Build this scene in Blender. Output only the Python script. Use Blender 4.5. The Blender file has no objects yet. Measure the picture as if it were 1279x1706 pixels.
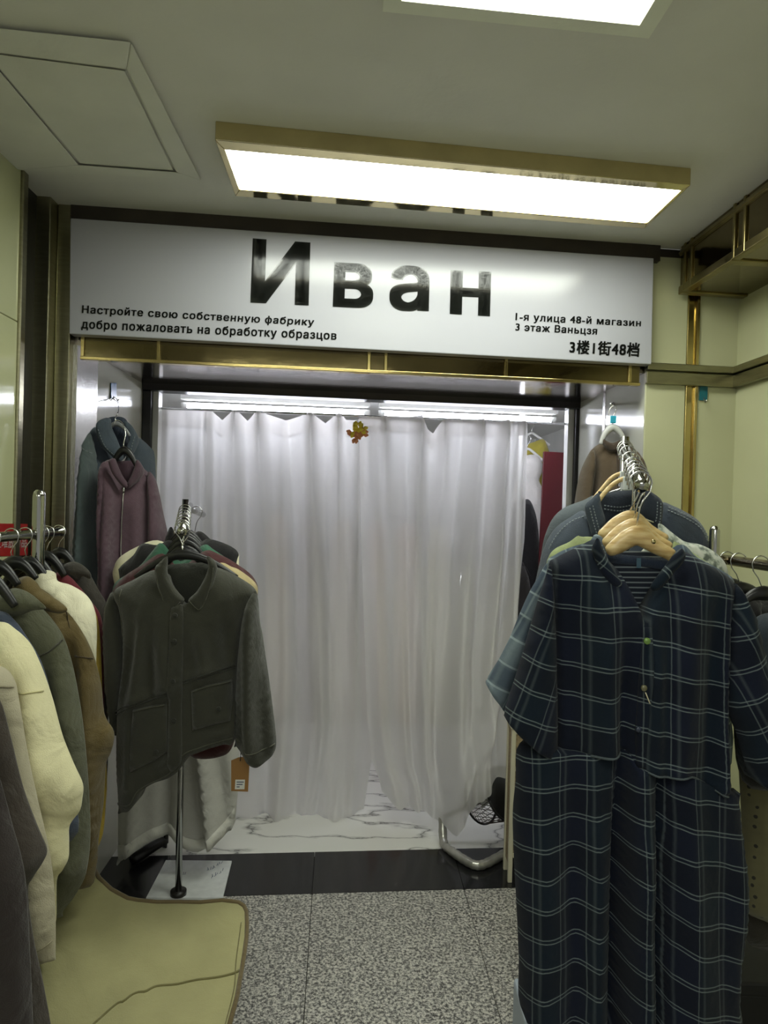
import bpy, math, random
import numpy as np
from mathutils import Vector, Matrix, noise
from mathutils.geometry import delaunay_2d_cdt
from math import sin, cos, pi, radians, sqrt, exp

S = bpy.context.scene
COL = S.collection

# ------------------------------------------------------------------ camera
FPXL = 1183.0
CAM = Vector((0, 0, 1.5))
th, pit = radians(1.587), radians(0.48)
UPW = Vector((0, sin(pit), cos(pit)))
CF = Vector((0, cos(pit), -sin(pit)))
CR = Vector((1, 0, 0)) * cos(th) + UPW * sin(th)
CU = Vector((-1, 0, 0)) * sin(th) + UPW * cos(th)
cd = bpy.data.cameras.new('camera')
cam = bpy.data.objects.new('camera', cd)
COL.objects.link(cam)
cd.sensor_fit = 'VERTICAL'; cd.sensor_height = 36.0; cd.sensor_width = 27.0
cd.lens = FPXL / 1706 * 36.0
cd.clip_start = 0.02
m = Matrix((CR, CU, -CF)).transposed().to_4x4()
m.translation = CAM
cam.matrix_world = m
S.camera = cam
S.view_settings.view_transform = 'Standard'
S.view_settings.look = 'None'
S.view_settings.exposure = 0.2
S.view_settings.gamma = 1.0
S.view_settings.use_curve_mapping = False
try:
    S.cycles.max_bounces = 10; S.cycles.transparent_max_bounces = 16
except Exception: pass

# ------------------------------------------------------------------ light levels
AMBIENT = 0.28          # light of the open market hall behind the viewer
PANEL = 15         # ceiling light panels
TUBE = 30.0              # tubes inside the stall
w = bpy.data.worlds.new('hall'); S.world = w; w.use_nodes = True
bg = w.node_tree.nodes['Background']
bg.inputs['Color'].default_value = (0.98, 1.0, 0.93, 1); bg.inputs['Strength'].default_value = AMBIENT

# ------------------------------------------------------------------ pixel helpers
def ray(px, py): return CF + CR * ((px - 639.5) / FPXL) + CU * ((853 - py) / FPXL)
def at(px, py, Y):
    r = ray(px, py); return CAM + r * (Y / r.y)
def onp(px, py, p0, n):
    r = ray(px, py); return CAM + r * ((p0 - CAM).dot(n) / r.dot(n))
def onz(px, py, z):
    return onp(px, py, Vector((0, 0, z)), Vector((0, 0, 1)))
ZV = Vector((0, 0, 1))
aW, aD = radians(6.0), radians(2.6)
W = Vector((cos(aW), sin(aW), 0)); DV = Vector((-sin(aD), cos(aD), 0)); NF = Vector((-sin(aW), cos(aW), 0))
NS = Vector((cos(aD), sin(aD), 0))
O = at(592, 842, 2.56); O.z = 0
def FP(u, v, z): return O + W * u + DV * v + ZV * z
def FPX(px, py, v): return onp(px, py, O + DV * v, NF)
def UZ(px, py, v):
    p = FPX(px, py, v); return ((p - O - DV * v).dot(W), p.z)
def U(px, py, v): return UZ(px, py, v)[0]
def Zf(px, py, v): return UZ(px, py, v)[1]

# ------------------------------------------------------------------ scene helpers
LOC = {}
def thing(name, label, cat, loc=(0, 0, 0), group=None):
    o = bpy.data.objects.new(name, None); COL.objects.link(o)
    o.empty_display_size = 0.05
    o.location = loc; LOC[o] = Vector(loc)
    o['label'] = label; o['category'] = cat
    if group: o['group'] = group
    return o
def tag(o, label, cat, group=None):
    o['label'] = label; o['category'] = cat
    if group: o['group'] = group
    return o
class MB:
    def __init__(s): s.v = []; s.f = []; s.uv = {}; s.mi = []; s.cur = 0
    def add(s, vs, fs):
        b = len(s.v); s.v += [Vector(x) for x in vs]; s.f += [tuple(b + i for i in f) for f in fs]; s.mi += [s.cur] * len(fs)
        return b
    def hexa(s, p):   # p: 4 front points (loop) + 4 back points
        s.add(p, [(0, 1, 2, 3), (7, 6, 5, 4), (0, 4, 5, 1), (1, 5, 6, 2), (2, 6, 7, 3), (3, 7, 4, 0)])
    def fbox(s, u0, u1, v0, v1, z0, z1):
        s.hexa([FP(u0, v0, z0), FP(u1, v0, z0), FP(u1, v0, z1), FP(u0, v0, z1), FP(u0, v1, z0), FP(u1, v1, z0), FP(u1, v1, z1), FP(u0, v1, z1)])
    def box(s, x0, x1, y0, y1, z0, z1):
        s.hexa([Vector(q) for q in ((x0, y0, z0), (x1, y0, z0), (x1, y0, z1), (x0, y0, z1), (x0, y1, z0), (x1, y1, z0), (x1, y1, z1), (x0, y1, z1))])
    def quadslab(s, corners, vec):
        s.hexa(list(corners) + [c + vec for c in corners])
    def poly(s, pts, vec):
        n = len(pts)
        s.add(list(pts) + [p + vec for p in pts], [tuple(range(n)), tuple(range(2 * n - 1, n - 1, -1))] + [(i, n + i, n + (i + 1) % n, (i + 1) % n) for i in range(n)])
    def tube(s, path, r, seg=10, caps=True, sq=1.0):
        path = [Vector(p) for p in path]; n = len(path)
        rr = r if hasattr(r, '__len__') else [r] * n
        rings = []; ref = None
        for i, p in enumerate(path):
            d = (path[min(i + 1, n - 1)] - path[max(i - 1, 0)])
            if d.length < 1e-9: d = Vector((0, 0, 1))
            d.normalize()
            if ref is None:
                ref = Vector((0, 0, 1)) if abs(d.z) < 0.9 else Vector((1, 0, 0))
            ref = (ref - d * ref.dot(d))
            if ref.length < 1e-6: ref = d.orthogonal()
            ref.normalize(); b = d.cross(ref)
            rings.append([p + (ref * cos(2 * pi * k / seg) + b * sin(2 * pi * k / seg) * sq) * rr[i] for k in range(seg)])
        vs = [q for R_ in rings for q in R_]; fs = []
        for i in range(n - 1):
            for k in range(seg):
                fs.append((i * seg + k, i * seg + (k + 1) % seg, (i + 1) * seg + (k + 1) % seg, (i + 1) * seg + k))
        if caps: fs += [tuple(range(seg - 1, -1, -1)), tuple((n - 1) * seg + k for k in range(seg))]
        s.add(vs, fs)
    def disc(s, c, n, r, t, seg=16):
        n = Vector(n).normalized(); s.tube([c - n * t / 2, c + n * t / 2], r, seg)
    def build(s, name, mat, parent=None, smooth=False, bevel=0, uv=None):
        me = bpy.data.meshes.new(name)
        if parent is not None: off = LOC[parent]
        else:
            c = Vector((0, 0, 0)); lo = 1e9
            for q in s.v: c += q; lo = min(lo, q.z)
            off = c / max(1, len(s.v)); off.z = lo
        me.from_pydata([q - off for q in s.v], [], s.f)
        mats = mat if isinstance(mat, (list, tuple)) else [mat]
        for mm in mats: me.materials.append(mm)
        if len(mats) > 1: me.polygons.foreach_set('material_index', s.mi)
        if smooth: me.polygons.foreach_set('use_smooth', [True] * len(me.polygons))
        if uv is not None:
            ul = me.uv_layers.new(name='UVMap')
            li = np.zeros(len(me.loops), dtype=np.int32); me.loops.foreach_get('vertex_index', li)
            ul.data.foreach_set('uv', np.asarray(uv, dtype=np.float32)[li].ravel())
        me.validate(); me.update()
        o = bpy.data.objects.new(name, me); COL.objects.link(o)
        if parent is not None: o.parent = parent; LOC[o] = LOC[parent]
        else: o.location = off; LOC[o] = off
        if bevel:
            b = o.modifiers.new('bevel', 'BEVEL'); b.width = bevel; b.segments = 2; b.limit_method = 'ANGLE'
        return o
def struct(o): o['kind'] = 'structure'; return o

def spl(pts, per=6, closed=False):
    pts = [Vector(p) for p in pts]; n = len(pts); out = []; seg = []
    rng = n if closed else n - 1
    for i in range(rng):
        p1, p2 = pts[i], pts[(i + 1) % n]
        p0 = pts[(i - 1) % n] if closed or i > 0 else p1
        p3 = pts[(i + 2) % n] if closed or i + 2 < n else p2
        for k in range(per):
            t = k / per
            out.append(0.5 * ((2 * p1) + (p2 - p0) * t + (2 * p0 - 5 * p1 + 4 * p2 - p3) * t * t + (3 * p1 - p0 - 3 * p2 + p3) * t ** 3)); seg.append(i)
    if not closed: out.append(pts[-1]); seg.append(rng - 1)
    return out, seg

# ------------------------------------------------------------------ materials
def L(r, g, b):
    f = lambda c: (c / 255 / 12.92) if c / 255 <= 0.04045 else ((c / 255 + 0.055) / 1.055) ** 2.4
    return (f(r), f(g), f(b), 1)
def mat(name, col, rough=0.5, metal=0.0, bump=0.0, bscale=40.0, var=0.0, vscale=8.0, spec=0.5, sheen=0.0, wr=0.0, wscale=14.0, aniso=None, coat=0.0):
    mt = bpy.data.materials.new(name); mt.use_nodes = True
    nt = mt.node_tree; N = nt.nodes; K = nt.links; b = N['Principled BSDF']
    b.inputs['Base Color'].default_value = col; b.inputs['Roughness'].default_value = rough
    b.inputs['Metallic'].default_value = metal
    b.inputs['Specular IOR Level'].default_value = spec
    if sheen: b.inputs['Sheen Weight'].default_value = sheen; b.inputs['Sheen Roughness'].default_value = 0.6
    if coat: b.inputs['Coat Weight'].default_value = coat; b.inputs['Coat Roughness'].default_value = 0.08
    tc = N.new('ShaderNodeTexCoord')
    vec = tc.outputs['Object']
    if aniso:
        mp = N.new('ShaderNodeMapping'); mp.inputs['Scale'].default_value = aniso; K.new(vec, mp.inputs['Vector']); vec = mp.outputs['Vector']
    if var:
        n = N.new('ShaderNodeTexNoise'); n.inputs['Scale'].default_value = vscale; n.inputs['Detail'].default_value = 6
        K.new(vec, n.inputs['Vector'])
        mr = N.new('ShaderNodeMapRange'); mr.inputs['From Min'].default_value = 0.3; mr.inputs['From Max'].default_value = 0.7
        mr.inputs['To Min'].default_value = 1 - var; mr.inputs['To Max'].default_value = 1 + var
        K.new(n.outputs['Fac'], mr.inputs['Value'])
        mx = N.new('ShaderNodeVectorMath'); mx.operation = 'SCALE'; mx.inputs[0].default_value = col[:3]
        K.new(mr.outputs['Result'], mx.inputs['Scale']); K.new(mx.outputs['Vector'], b.inputs['Base Color'])
    last = None
    if wr:
        n = N.new('ShaderNodeTexNoise'); n.inputs['Scale'].default_value = wscale; n.inputs['Detail'].default_value = 3; n.inputs['Distortion'].default_value = 0.8
        K.new(vec, n.inputs['Vector'])
        bp = N.new('ShaderNodeBump'); bp.inputs['Strength'].default_value = wr; bp.inputs['Distance'].default_value = 0.02
        K.new(n.outputs['Fac'], bp.inputs['Height']); last = bp
    if bump:
        n = N.new('ShaderNodeTexNoise'); n.inputs['Scale'].default_value = bscale; n.inputs['Detail'].default_value = 4
        K.new(vec, n.inputs['Vector'])
        bp = N.new('ShaderNodeBump'); bp.inputs['Strength'].default_value = bump; bp.inputs['Distance'].default_value = 0.004
        K.new(n.outputs['Fac'], bp.inputs['Height'])
        if last: K.new(last.outputs['Normal'], bp.inputs['Normal'])
        last = bp
    if last: K.new(last.outputs['Normal'], b.inputs['Normal'])
    return mt
def cloth(name, rgb, var=0.18, sheen=0.2, wr=0.6, rough=0.9, vscale=9):
    return mat(name, L(*rgb), rough, 0, 0.35, 420, var, vscale, 0.2, sheen, wr, 11)
def emis(name, col, st):
    mt = bpy.data.materials.new(name); mt.use_nodes = True
    b = mt.node_tree.nodes['Principled BSDF']
    b.inputs['Base Color'].default_value = (0.8, 0.8, 0.8, 1); b.inputs['Emission Color'].default_value = col; b.inputs['Emission Strength'].default_value = st
    return mt
class NT:   # tiny node-graph helper
    def __init__(s, mt): s.t = mt.node_tree; s.N = s.t.nodes; s.K = s.t.links
    def math(s, op, a, b=None, c=None):
        n = s.N.new('ShaderNodeMath'); n.operation = op
        for i, x in enumerate((a, b, c)):
            if x is None: continue
            if isinstance(x, (int, float)): n.inputs[i].default_value = x
            else: s.K.new(x, n.inputs[i])
        return n.outputs[0]
    def mix(s, f, a, b):
        n = s.N.new('ShaderNodeMix'); n.data_type = 'RGBA'
        for sk, x in ((n.inputs[0], f), (n.inputs[6], a), (n.inputs[7], b)):
            if isinstance(x, (int, float)): sk.default_value = x
            elif isinstance(x, tuple): sk.default_value = x
            else: s.K.new(x, sk)
        return n.outputs[2]
    def band(s, c, period, center, half, soft=0.0006):
        f = s.math('FRACT', s.math('DIVIDE', s.math('SUBTRACT', c, center - period / 2), period))
        d = s.math('MULTIPLY', s.math('ABSOLUTE', s.math('SUBTRACT', f, 0.5)), period)
        n = s.N.new('ShaderNodeMapRange'); s.K.new(d, n.inputs[0])
        n.inputs[1].default_value = half - soft; n.inputs[2].default_value = half + soft; n.inputs[3].default_value = 1; n.inputs[4].default_value = 0
        return n.outputs[0]
    def noise(s, vec, sc, det=4):
        n = s.N.new('ShaderNodeTexNoise'); n.inputs['Scale'].default_value = sc; n.inputs['Detail'].default_value = det
        if vec is not None: s.K.new(vec, n.inputs['Vector'])
        return n.outputs['Fac']
    def ramp(s, f, stops):
        n = s.N.new('ShaderNodeValToRGB'); e = n.color_ramp.elements
        e[0].position, e[0].color = stops[0]; e[1].position, e[1].color = stops[-1]
        for p, c in stops[1:-1]:
            q = e.new(p); q.color = c
        s.K.new(f, n.inputs[0]); return n.outputs[0]

# walls and metals
M = {}
M['ceil'] = mat('ceiling paint', L(222, 221, 214), 0.6, var=0.05, vscale=3, bump=0.15, bscale=60)
M['hatch'] = mat('hatch paint', L(224, 224, 216), 0.6, var=0.06, vscale=5, bump=0.2, bscale=50)
M['cream'] = mat('cream laminate', L(196, 196, 160), 0.12, var=0.03, vscale=4)
M['creamg'] = mat('cream glass', L(186, 188, 148), 0.07, var=0.03, vscale=3, coat=0.5)
M['niche'] = mat('pale laminate', L(190, 190, 176), 0.12, var=0.03)
M['stall'] = mat('white stall wall', L(228, 228, 224), 0.6, var=0.03)
M['steel'] = mat('brushed steel', L(176, 174, 168), 0.25, 1.0, 0.25, 60, 0.12, 20, aniso=(8, 8, 0.6))
M['rail'] = mat('dull steel trim', L(150, 146, 120), 0.3, 1.0, 0.1, 60, 0.1, 20, aniso=(1, 1, 6))
M['soffit'] = mat('soffit steel', L(158, 150, 146), 0.12, 1.0, 0.12, 30, 0.15, 5)
M['brass'] = mat('polished brass', L(184, 166, 112), 0.16, 1.0, 0.06, 30, 0.15, 6)
M['brassd'] = mat('tarnished brass', L(142, 130, 88), 0.28, 1.0, 0.1, 30, 0.25, 9)
M['brassf'] = mat('pale brass', L(204, 190, 146), 0.08, 1.0, 0.05, 30, 0.1, 9)
M['dkbrass'] = mat('dark brass mirror', L(120, 108, 76), 0.1, 1.0, 0.08, 20, 0.2, 6)
M['black'] = mat('black metal', L(28, 26, 25), 0.35, 0.2, 0.1, 60, 0.2)
M['dark'] = mat('dark wood trim', L(52, 44, 36), 0.45, 0.0, 0.2, 40, 0.3, 8)
M['chrome'] = mat('chrome', L(176, 176, 172), 0.08, 1.0)
M['wire'] = mat('hook wire', L(220, 220, 220), 0.14, 1.0)
M['granite_b'] = mat('black granite', L(26, 26, 27), 0.16, 0, 0.02, 200, 0.3, 60)
M['signw'] = mat('white sign board', L(174, 174, 182), 0.2, spec=0.5)
M['ink'] = mat('black gloss letters', L(36, 38, 36), 0.1, spec=0.6)
M['whitep'] = mat('white paint', L(232, 232, 228), 0.4)
M['plaster'] = mat('white plaster edge', L(236, 238, 224), 0.6, bump=0.3, bscale=40, var=0.05)
M['blackp'] = mat('black plastic', L(24, 24, 25), 0.3)
M['red'] = mat('red sign plate', L(150, 24, 24), 0.35)
M['redboard'] = mat('red board', L(86, 20, 27), 0.4, var=0.06)
M['bluehook'] = mat('blue sticker', L(28, 92, 140), 0.3)
M['clearp'] = mat('clear plastic', L(220, 225, 225), 0.1)
M['glow'] = emis('panel glow', (0.95, 1.0, 0.88, 1), PANEL)
M['tube'] = emis('tube glow', (0.84, 0.87, 1.0, 1), TUBE)
def granite():
    mt = mat('speckled granite', L(150, 148, 140), 0.38); g = NT(mt); tc = g.N.new('ShaderNodeTexCoord'); v = tc.outputs['Object']
    a = g.noise(v, 110, 3); b = g.noise(v, 260, 2)
    s = g.math('ADD', g.math('MULTIPLY', a, 0.6), g.math('MULTIPLY', b, 0.4))
    c = g.ramp(s, [(0.40, L(58, 57, 55)), (0.47, L(118, 116, 112)), (0.53, L(176, 173, 166)), (0.62, L(212, 208, 198))])
    g.K.new(c, g.N['Principled BSDF'].inputs['Base Color']); return mt
M['granite'] = granite()
def marble():
    mt = mat('white marble', L(222, 222, 214), 0.2); g = NT(mt); tc = g.N.new('ShaderNodeTexCoord'); v = tc.outputs['Object']
    mp = g.N.new('ShaderNodeMapping'); mp.inputs['Rotation'].default_value = (0, 0, 0.8); mp.inputs['Scale'].default_value = (1.0, 2.6, 1); g.K.new(v, mp.inputs['Vector'])
    a = g.noise(mp.outputs['Vector'], 1.6, 7)
    d = g.math('ABSOLUTE', g.math('SUBTRACT', a, 0.5))
    c = g.ramp(d, [(0.0, L(110, 108, 106)), (0.006, L(190, 189, 184)), (0.03, L(224, 223, 217))])
    g.K.new(c, g.N['Principled BSDF'].inputs['Base Color']); return mt
M['marble'] = marble()
def wood():
    mt = mat('pale wood', L(214, 184, 128), 0.35, coat=0.3); g = NT(mt); tc = g.N.new('ShaderNodeTexCoord'); v = tc.outputs['Object']
    mp = g.N.new('ShaderNodeMapping'); mp.inputs['Scale'].default_value = (10, 30, 60); g.K.new(v, mp.inputs['Vector'])
    c = g.ramp(g.noise(mp.outputs['Vector'], 2.0, 5), [(0.3, L(186, 150, 96)), (0.5, L(212, 182, 126)), (0.7, L(226, 202, 150))])
    g.K.new(c, g.N['Principled BSDF'].inputs['Base Color']); return mt
M['wood'] = wood()

# ------------------------------------------------------------------ room shell
HC = Zf(620, 381, 0.0)
floor_v0 = (onz(550, 1488, 0) - O).dot(NF) / DV.dot(NF)
floor_v1 = (onz(550, 1419, 0) - O).dot(NF) / DV.dot(NF)
VB = 0.80     # back plane of the niche (the stall door)
uL = U(125, 700, 0.0); uR = U(1073, 700, 0.0)
uC = U(1225, 700, 0.0)            # corner with the wall on the right
uA = U(104, 700, 0.0)
# granite floor, joints cut between slabs
joint = [(-2.6), U(524, 1425, floor_v0 + 0.2), U(757, 1425, floor_v0 + 0.2), 1.9]
def strips(name, v0, v1, z1, mt, n0=0.0):
    mb = MB()
    a = onz(524, 1422, 0); b = onz(506, 1700, 0); c = onz(756, 1422, 0); d = onz(834, 1700, 0)
    def ux(p, q, v):   # u of a joint line at depth v
        pv = (p - O).dot(NF) / DV.dot(NF); qv = (q - O).dot(NF) / DV.dot(NF)
        pu = (p - O - DV * pv).dot(W); qu = (q - O - DV * qv).dot(W)
        return pu + (qu - pu) * (v - pv) / (qv - pv)
    g = 0.0012
    def lines(v):
        j1, j2 = ux(a, b, v), ux(c, d, v); s = j2 - j1
        return [j1 - 5 * s, j1 - 4 * s, j1 - 3 * s, j1 - 2 * s, j1 - s, j1, j2, j2 + s, j2 + 2 * s, j2 + 3 * s, j2 + 4 * s]
    la, lb = lines(v0), lines(v1)
    for i in range(len(la) - 1):
        mb.hexa([FP(la[i] + g, v0, z1), FP(la[i + 1] - g, v0, z1), FP(lb[i + 1] - g, v1, z1), FP(lb[i] + g, v1, z1),
                 FP(la[i] + g, v0, -0.02), FP(la[i + 1] - g, v0, -0.02), FP(lb[i + 1] - g, v1, -0.02), FP(lb[i] + g, v1, -0.02)])
    return mb.build(name, mt)
struct(strips('floor', -5.0, floor_v0 - 0.001, 0.0, M['granite']))
struct(strips('trim_1', floor_v0, floor_v1 - 0.001, 0.001, M['granite_b']))
mb = MB(); mb.fbox(-2.4, 2.2, floor_v1, 3.5, -0.02, 0.0)
struct(mb.build('floor_stall', M['marble']))
mb = MB(); mb.fbox(-3.2, 3.0, -5.0, 3.5, -0.06, -0.021); struct(mb.build('floor_base', M['dark']))
# ceiling with the cut-out for the recessed lamp
cA = [onz(638, 8, HC), onz(1078, 62, HC)]; cB = onz(1120, 0, HC)
v_edge = ((cA[0] - O).dot(NF) / DV.dot(NF) + (cA[1] - O).dot(NF) / DV.dot(NF)) / 2
def uu(p):
    v = (p - O).dot(NF) / DV.dot(NF); return (p - O - DV * v).dot(W)
hu0, hu1 = uu(cA[0]), uu(cA[1]); hv1 = v_edge; hv0 = hv1 - 0.42
mb = MB()
mb.fbox(-3.2, hu0, -5, 0.0, HC, HC + .05); mb.fbox(hu1, 3.0, -5, 0.0, HC, HC + .05)
mb.fbox(hu0, hu1, hv1, 0.0, HC, HC + .05); mb.fbox(hu0, hu1, -5, hv0, HC, HC + .05)
struct(mb.build('ceiling', M['ceil']))
# front wall: lintel, side strips, right pilaster
zs = Zf(600, 622, 0.0)                       # lower edge of the lintel at the front
zu = Zf(600, 656, VB); zb = Zf(600, 667, VB)                        # head of the door at the back
mb = MB(); mb.fbox(uL - .1, uR + .02, 0.012, VB, zu, HC + .05)
struct(mb.build('wall_lintel', M['soffit']))
mb = MB(); mb.fbox(uL - .02, uR + .03, -.03, 0.012, Zf(600, 383, 0) - .05, HC)
struct(mb.build('trim_2', M['dark']))
# brass fascia below the sign: upper dark band, mirror field, bright lower lip and joints
mb = MB(); ua, ub = U(136, 590, 0), U(1064, 630, 0)
mb.fbox(ua, ub, -.004, .012, zs + .012, zs + .16)
struct(mb.build('trim_3', M['dkbrass']))
mb = MB(); mb.fbox(ua, ub, -.016, .012, zs, zs + .012)
for px in (136, 262, 612, 640, 840, 1046): mb.fbox(U(px, 590, 0), U(px, 590, 0) + .012, -.012, 0, zs, zs + .11)
struct(mb.build('trim_4', M['brass'], bevel=.002))
# niche sides
mb = MB(); mb.fbox(uL - .10, uL, 0.14, VB, 0, zu)
struct(mb.build('wall_niche_left', M['niche']))
mb = MB(); mb.fbox(uL - .10, uL + .003, 0.0, 0.20, 0, zu); struct(mb.build('trim_5', M['steel']))
mb = MB(); mb.fbox(uA - .02, uL - .012, -.03, 0.04, 0, HC); struct(mb.build('trim_6', M['rail'], bevel=.004))
mb = MB(); mb.fbox(uR, uR + .12, 0.005, VB, 0, zu); struct(mb.build('wall_niche_right', M['niche']))
mb = MB(); mb.fbox(uR - .002, uR + .01, VB * .52, VB * .52 + .03, 0, zu); struct(mb.build('trim_7', M['steel']))
# niche back: jambs and head of the opening
uBl, uBr = U(243, 850, VB), U(958, 850, VB)
mb = MB()
mb.fbox(uBl - .02, uBl + .02, VB - .03, VB + .05, 0, zb); mb.fbox(uBr - .02, uBr + .022, VB - .03, VB + .05, 0, zb)
mb.fbox(uBl - .02, uBr + .022, VB - .04, VB + .05, zb, zu + .02)
struct(mb.build('door_1', M['black'], bevel=.004))
mb = MB()
mb.fbox(uBl + .02, uBl + .045, VB, VB + .06, 0, zb); mb.fbox(U(942, 850, VB), uBr - .02, VB, VB + .06, 0, zb)
struct(mb.build('trim_8', M['whitep']))
mb = MB(); mb.fbox(uL - .6, uBl - .02, VB, VB + .06, 0, 2.4); mb.fbox(uBr + .022, uR + .6, VB, VB + .06, 0, 2.4); mb.fbox(uL - .6, uR + .6, VB + .05, VB + .06, zb, 2.4)
struct(mb.build('wall_front', M['stall']))
# stall interior
ZC = Zf(470, 664, 1.3) 
mb = MB(); mb.fbox(-1.9, 1.9, VB + .061, 3.0, ZC, ZC + .05); struct(mb.build('ceiling_stall', M['stall']))
mb = MB(); mb.fbox(-1.9, 1.9, 2.9, 2.96, 0, ZC); struct(mb.build('wall_back', M['stall']))
mb = MB(); mb.fbox(-1.55, -1.5, VB + .06, 2.9, 0, ZC); struct(mb.build('wall_stall_left', M['stall']))
mb = MB(); mb.fbox(1.42, 1.47, VB + .06, 2.9, 0, ZC); struct(mb.build('wall_stall_right', M['stall']))
# right pilaster: cream panels, brass strip, steel rail band
ug0, ug1 = U(1140, 700, 0), U(1160, 700, 0)
zr0, zr1 = Zf(1100, 641, 0), Zf(1100, 607, 0)
mb = MB(); mb.fbox(uR + .001, ug0, 0, .08, 0, HC - .03); mb.fbox(ug1, uC + .06, 0.004, .08, 0, HC - .03)
struct(mb.build('wall_right_front', M['cream'], bevel=.003))
mb = MB(); mb.fbox(ug0, ug1, .008, .06, 0, HC - .05); mb.fbox(ug1 - .012, ug1, -.004, .02, 0, HC - .05); mb.fbox(ug0, ug0 + .006, -.004, .02, 0, HC - .05)
struct(mb.build('trim_9', M['brass'], bevel=.002))
mb = MB()
mb.fbox(uR - .004, uC, -.02, .004, zr0, zr0 + (zr1 - zr0) * .6); mb.fbox(uR - .004, uC, -.026, .004, zr0 + (zr1 - zr0) * .66, zr1)
mb.fbox(uC - .026, uC + .002, -2.6, -.0, zr0, zr0 + (zr1 - zr0) * .6); mb.fbox(uC - .032, uC + .002, -2.6, -.0, zr0 + (zr1 - zr0) * .66, zr1)
struct(mb.build('trim_10', M['rail'], bevel=.003))
mb = MB(); mb.fbox(uR + .0, uC + .06, .002, .08, HC - .035, HC); struct(mb.build('trim_11', M['dark']))
mb = MB(); mb.fbox(uC, uC + .06, -2.6, .004, 0, HC); struct(mb.build('wall_right', M['cream']))
# brass box beam along the right wall
bu = U(1131, 450, -.03); bz0 = Zf(1131, 490, -.03); bz1 = HC
mb = MB(); mb.fbox(bu + .006, uC, -2.6, -.03, bz0 + .004, bz1 - .0); struct(mb.build('wall_beam', M['dkbrass']))
mb = MB()
mb.fbox(bu, bu + .03, -2.6, -.028, bz0, bz0 + .028); mb.fbox(bu, bu + .012, -2.6, -.028, bz1 - .035, bz1 - .012)
mb.fbox(bu - .004, bu + .01, -2.6, -.028, bz1 - .03, bz1 - .022)
for v in (-.06, -.11, -.40, -.46, -1.0, -1.06): mb.fbox(bu - .001, bu + .01, v - .016, v, bz0, bz1)
mb.fbox(bu, uC, -.06, -.026, bz0 - .002, bz0 + .02); mb.fbox(bu, uC, -.40, -.36, bz0 - .002, bz0 + .02)
struct(mb.build('trim_12', M['brassd'], bevel=.003))
# left wall: glass panel, black gap, upper panel
wl = uA - .02
vg0 = -.10; vg1 = -.215
ztp = at(40, 305, 2.4).z
mb = MB()
mb.fbox(wl - .06, wl, -.085, -.02, 0, HC); struct(mb.build('trim_13', M['rail'], bevel=.003))
mb = MB(); mb.fbox(wl - .09, wl - .045, -2.6, -.05, 0, HC); struct(mb.build('wall_left', M['black']))
mb = MB(); mb.fbox(wl - .044, wl - .004, -.27, -.235, 0, ztp); struct(mb.build('trim_14', M['rail'], bevel=.004))
zj = at(40, 563, 2.4).z
mb = MB(); mb.fbox(wl - .044, wl - .012, -2.6, -.27, zj + .001, ztp); mb.fbox(wl - .044, wl - .012, -2.6, -.27, 0, zj - .001)
struct(mb.build('wall_left_panel', M['creamg'], bevel=.003))
mb = MB(); mb.fbox(wl - .05, wl - .03, -2.6, -.20, ztp + .02, HC - .03); struct(mb.build('wall_left_upper', M['cream']))

# ceiling access hatch
def CZ(px, py, z=None): return onz(px, py, HC if z is None else z)
t = thing('ceiling_hatch', 'square plastered access hatch with a raised border in the grey ceiling', 'hatch', CZ(150, 190))
def lq(a, b, c, d, z0, mb):
    mb.hexa([CZ(*a, z0), CZ(*b, z0), CZ(*c, z0), CZ(*d, z0), CZ(*a, HC), CZ(*b, HC), CZ(*c, HC), CZ(*d, HC)])
hz = HC - .012
o_, i_ = [(-260, 20), (218, 70), (335, 300), (30, 283)], [(-30, 84), (211, 115), (294, 287), (131, 275)]
mb = MB()
for k in range(4):
    a, b = o_[k], o_[(k + 1) % 4]; c, d = i_[(k + 1) % 4], i_[k]; lq(a, b, c, d, hz, mb)
mb.build('border', M['hatch'], t, bevel=.004)
mb = MB(); g = [(-24, 88), (208, 118), (289, 284), (133, 272)]; lq(*g, HC - .006, mb); mb.build('panel', M['hatch'], t, bevel=.003)

# ------------------------------------------------------------------ ceiling light panel
zp = HC - .05
def lamp(name, label, q_in, q_out, z, ztop, inner=None):
    c = Vector((0, 0, 0))
    for p in q_out: c += p
    c /= 4; c.z = z
    t = thing(name, label, 'ceiling light', c)
    mb = MB()
    for k in range(4):
        a, b, c2, d = q_out[k], q_out[(k + 1) % 4], q_in[(k + 1) % 4], q_in[k]
        up = ZV * (ztop - z)
        mb.hexa([a, b, c2, d, a + up, b + up, c2 + up, d + up])
    mb.build('frame', M['brassf'], t, bevel=.002)
    mb = MB(); mb.hexa([p + ZV * .006 for p in q_in] + [p + ZV * .02 for p in q_in])
    mb.build('diffuser', M['glow'], t)
    mb = MB(); mb.hexa([p + ZV * .03 for p in q_in] + [p + ZV * (ztop - z) for p in q_in]); mb.build('back_plate', M['whitep'], t)
    return t
zq = lambda pts, z: [onz(px, py, z) for px, py in pts]
lamp('ceiling_light', 'long lit ceiling light panel in a brass frame above the white shop sign',
     zq([(375, 250), (1134, 318), (1077, 373), (399, 317)], zp), zq([(358, 233), (1150, 309), (1074, 381), (392, 327)], zp), zp, HC)
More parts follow.
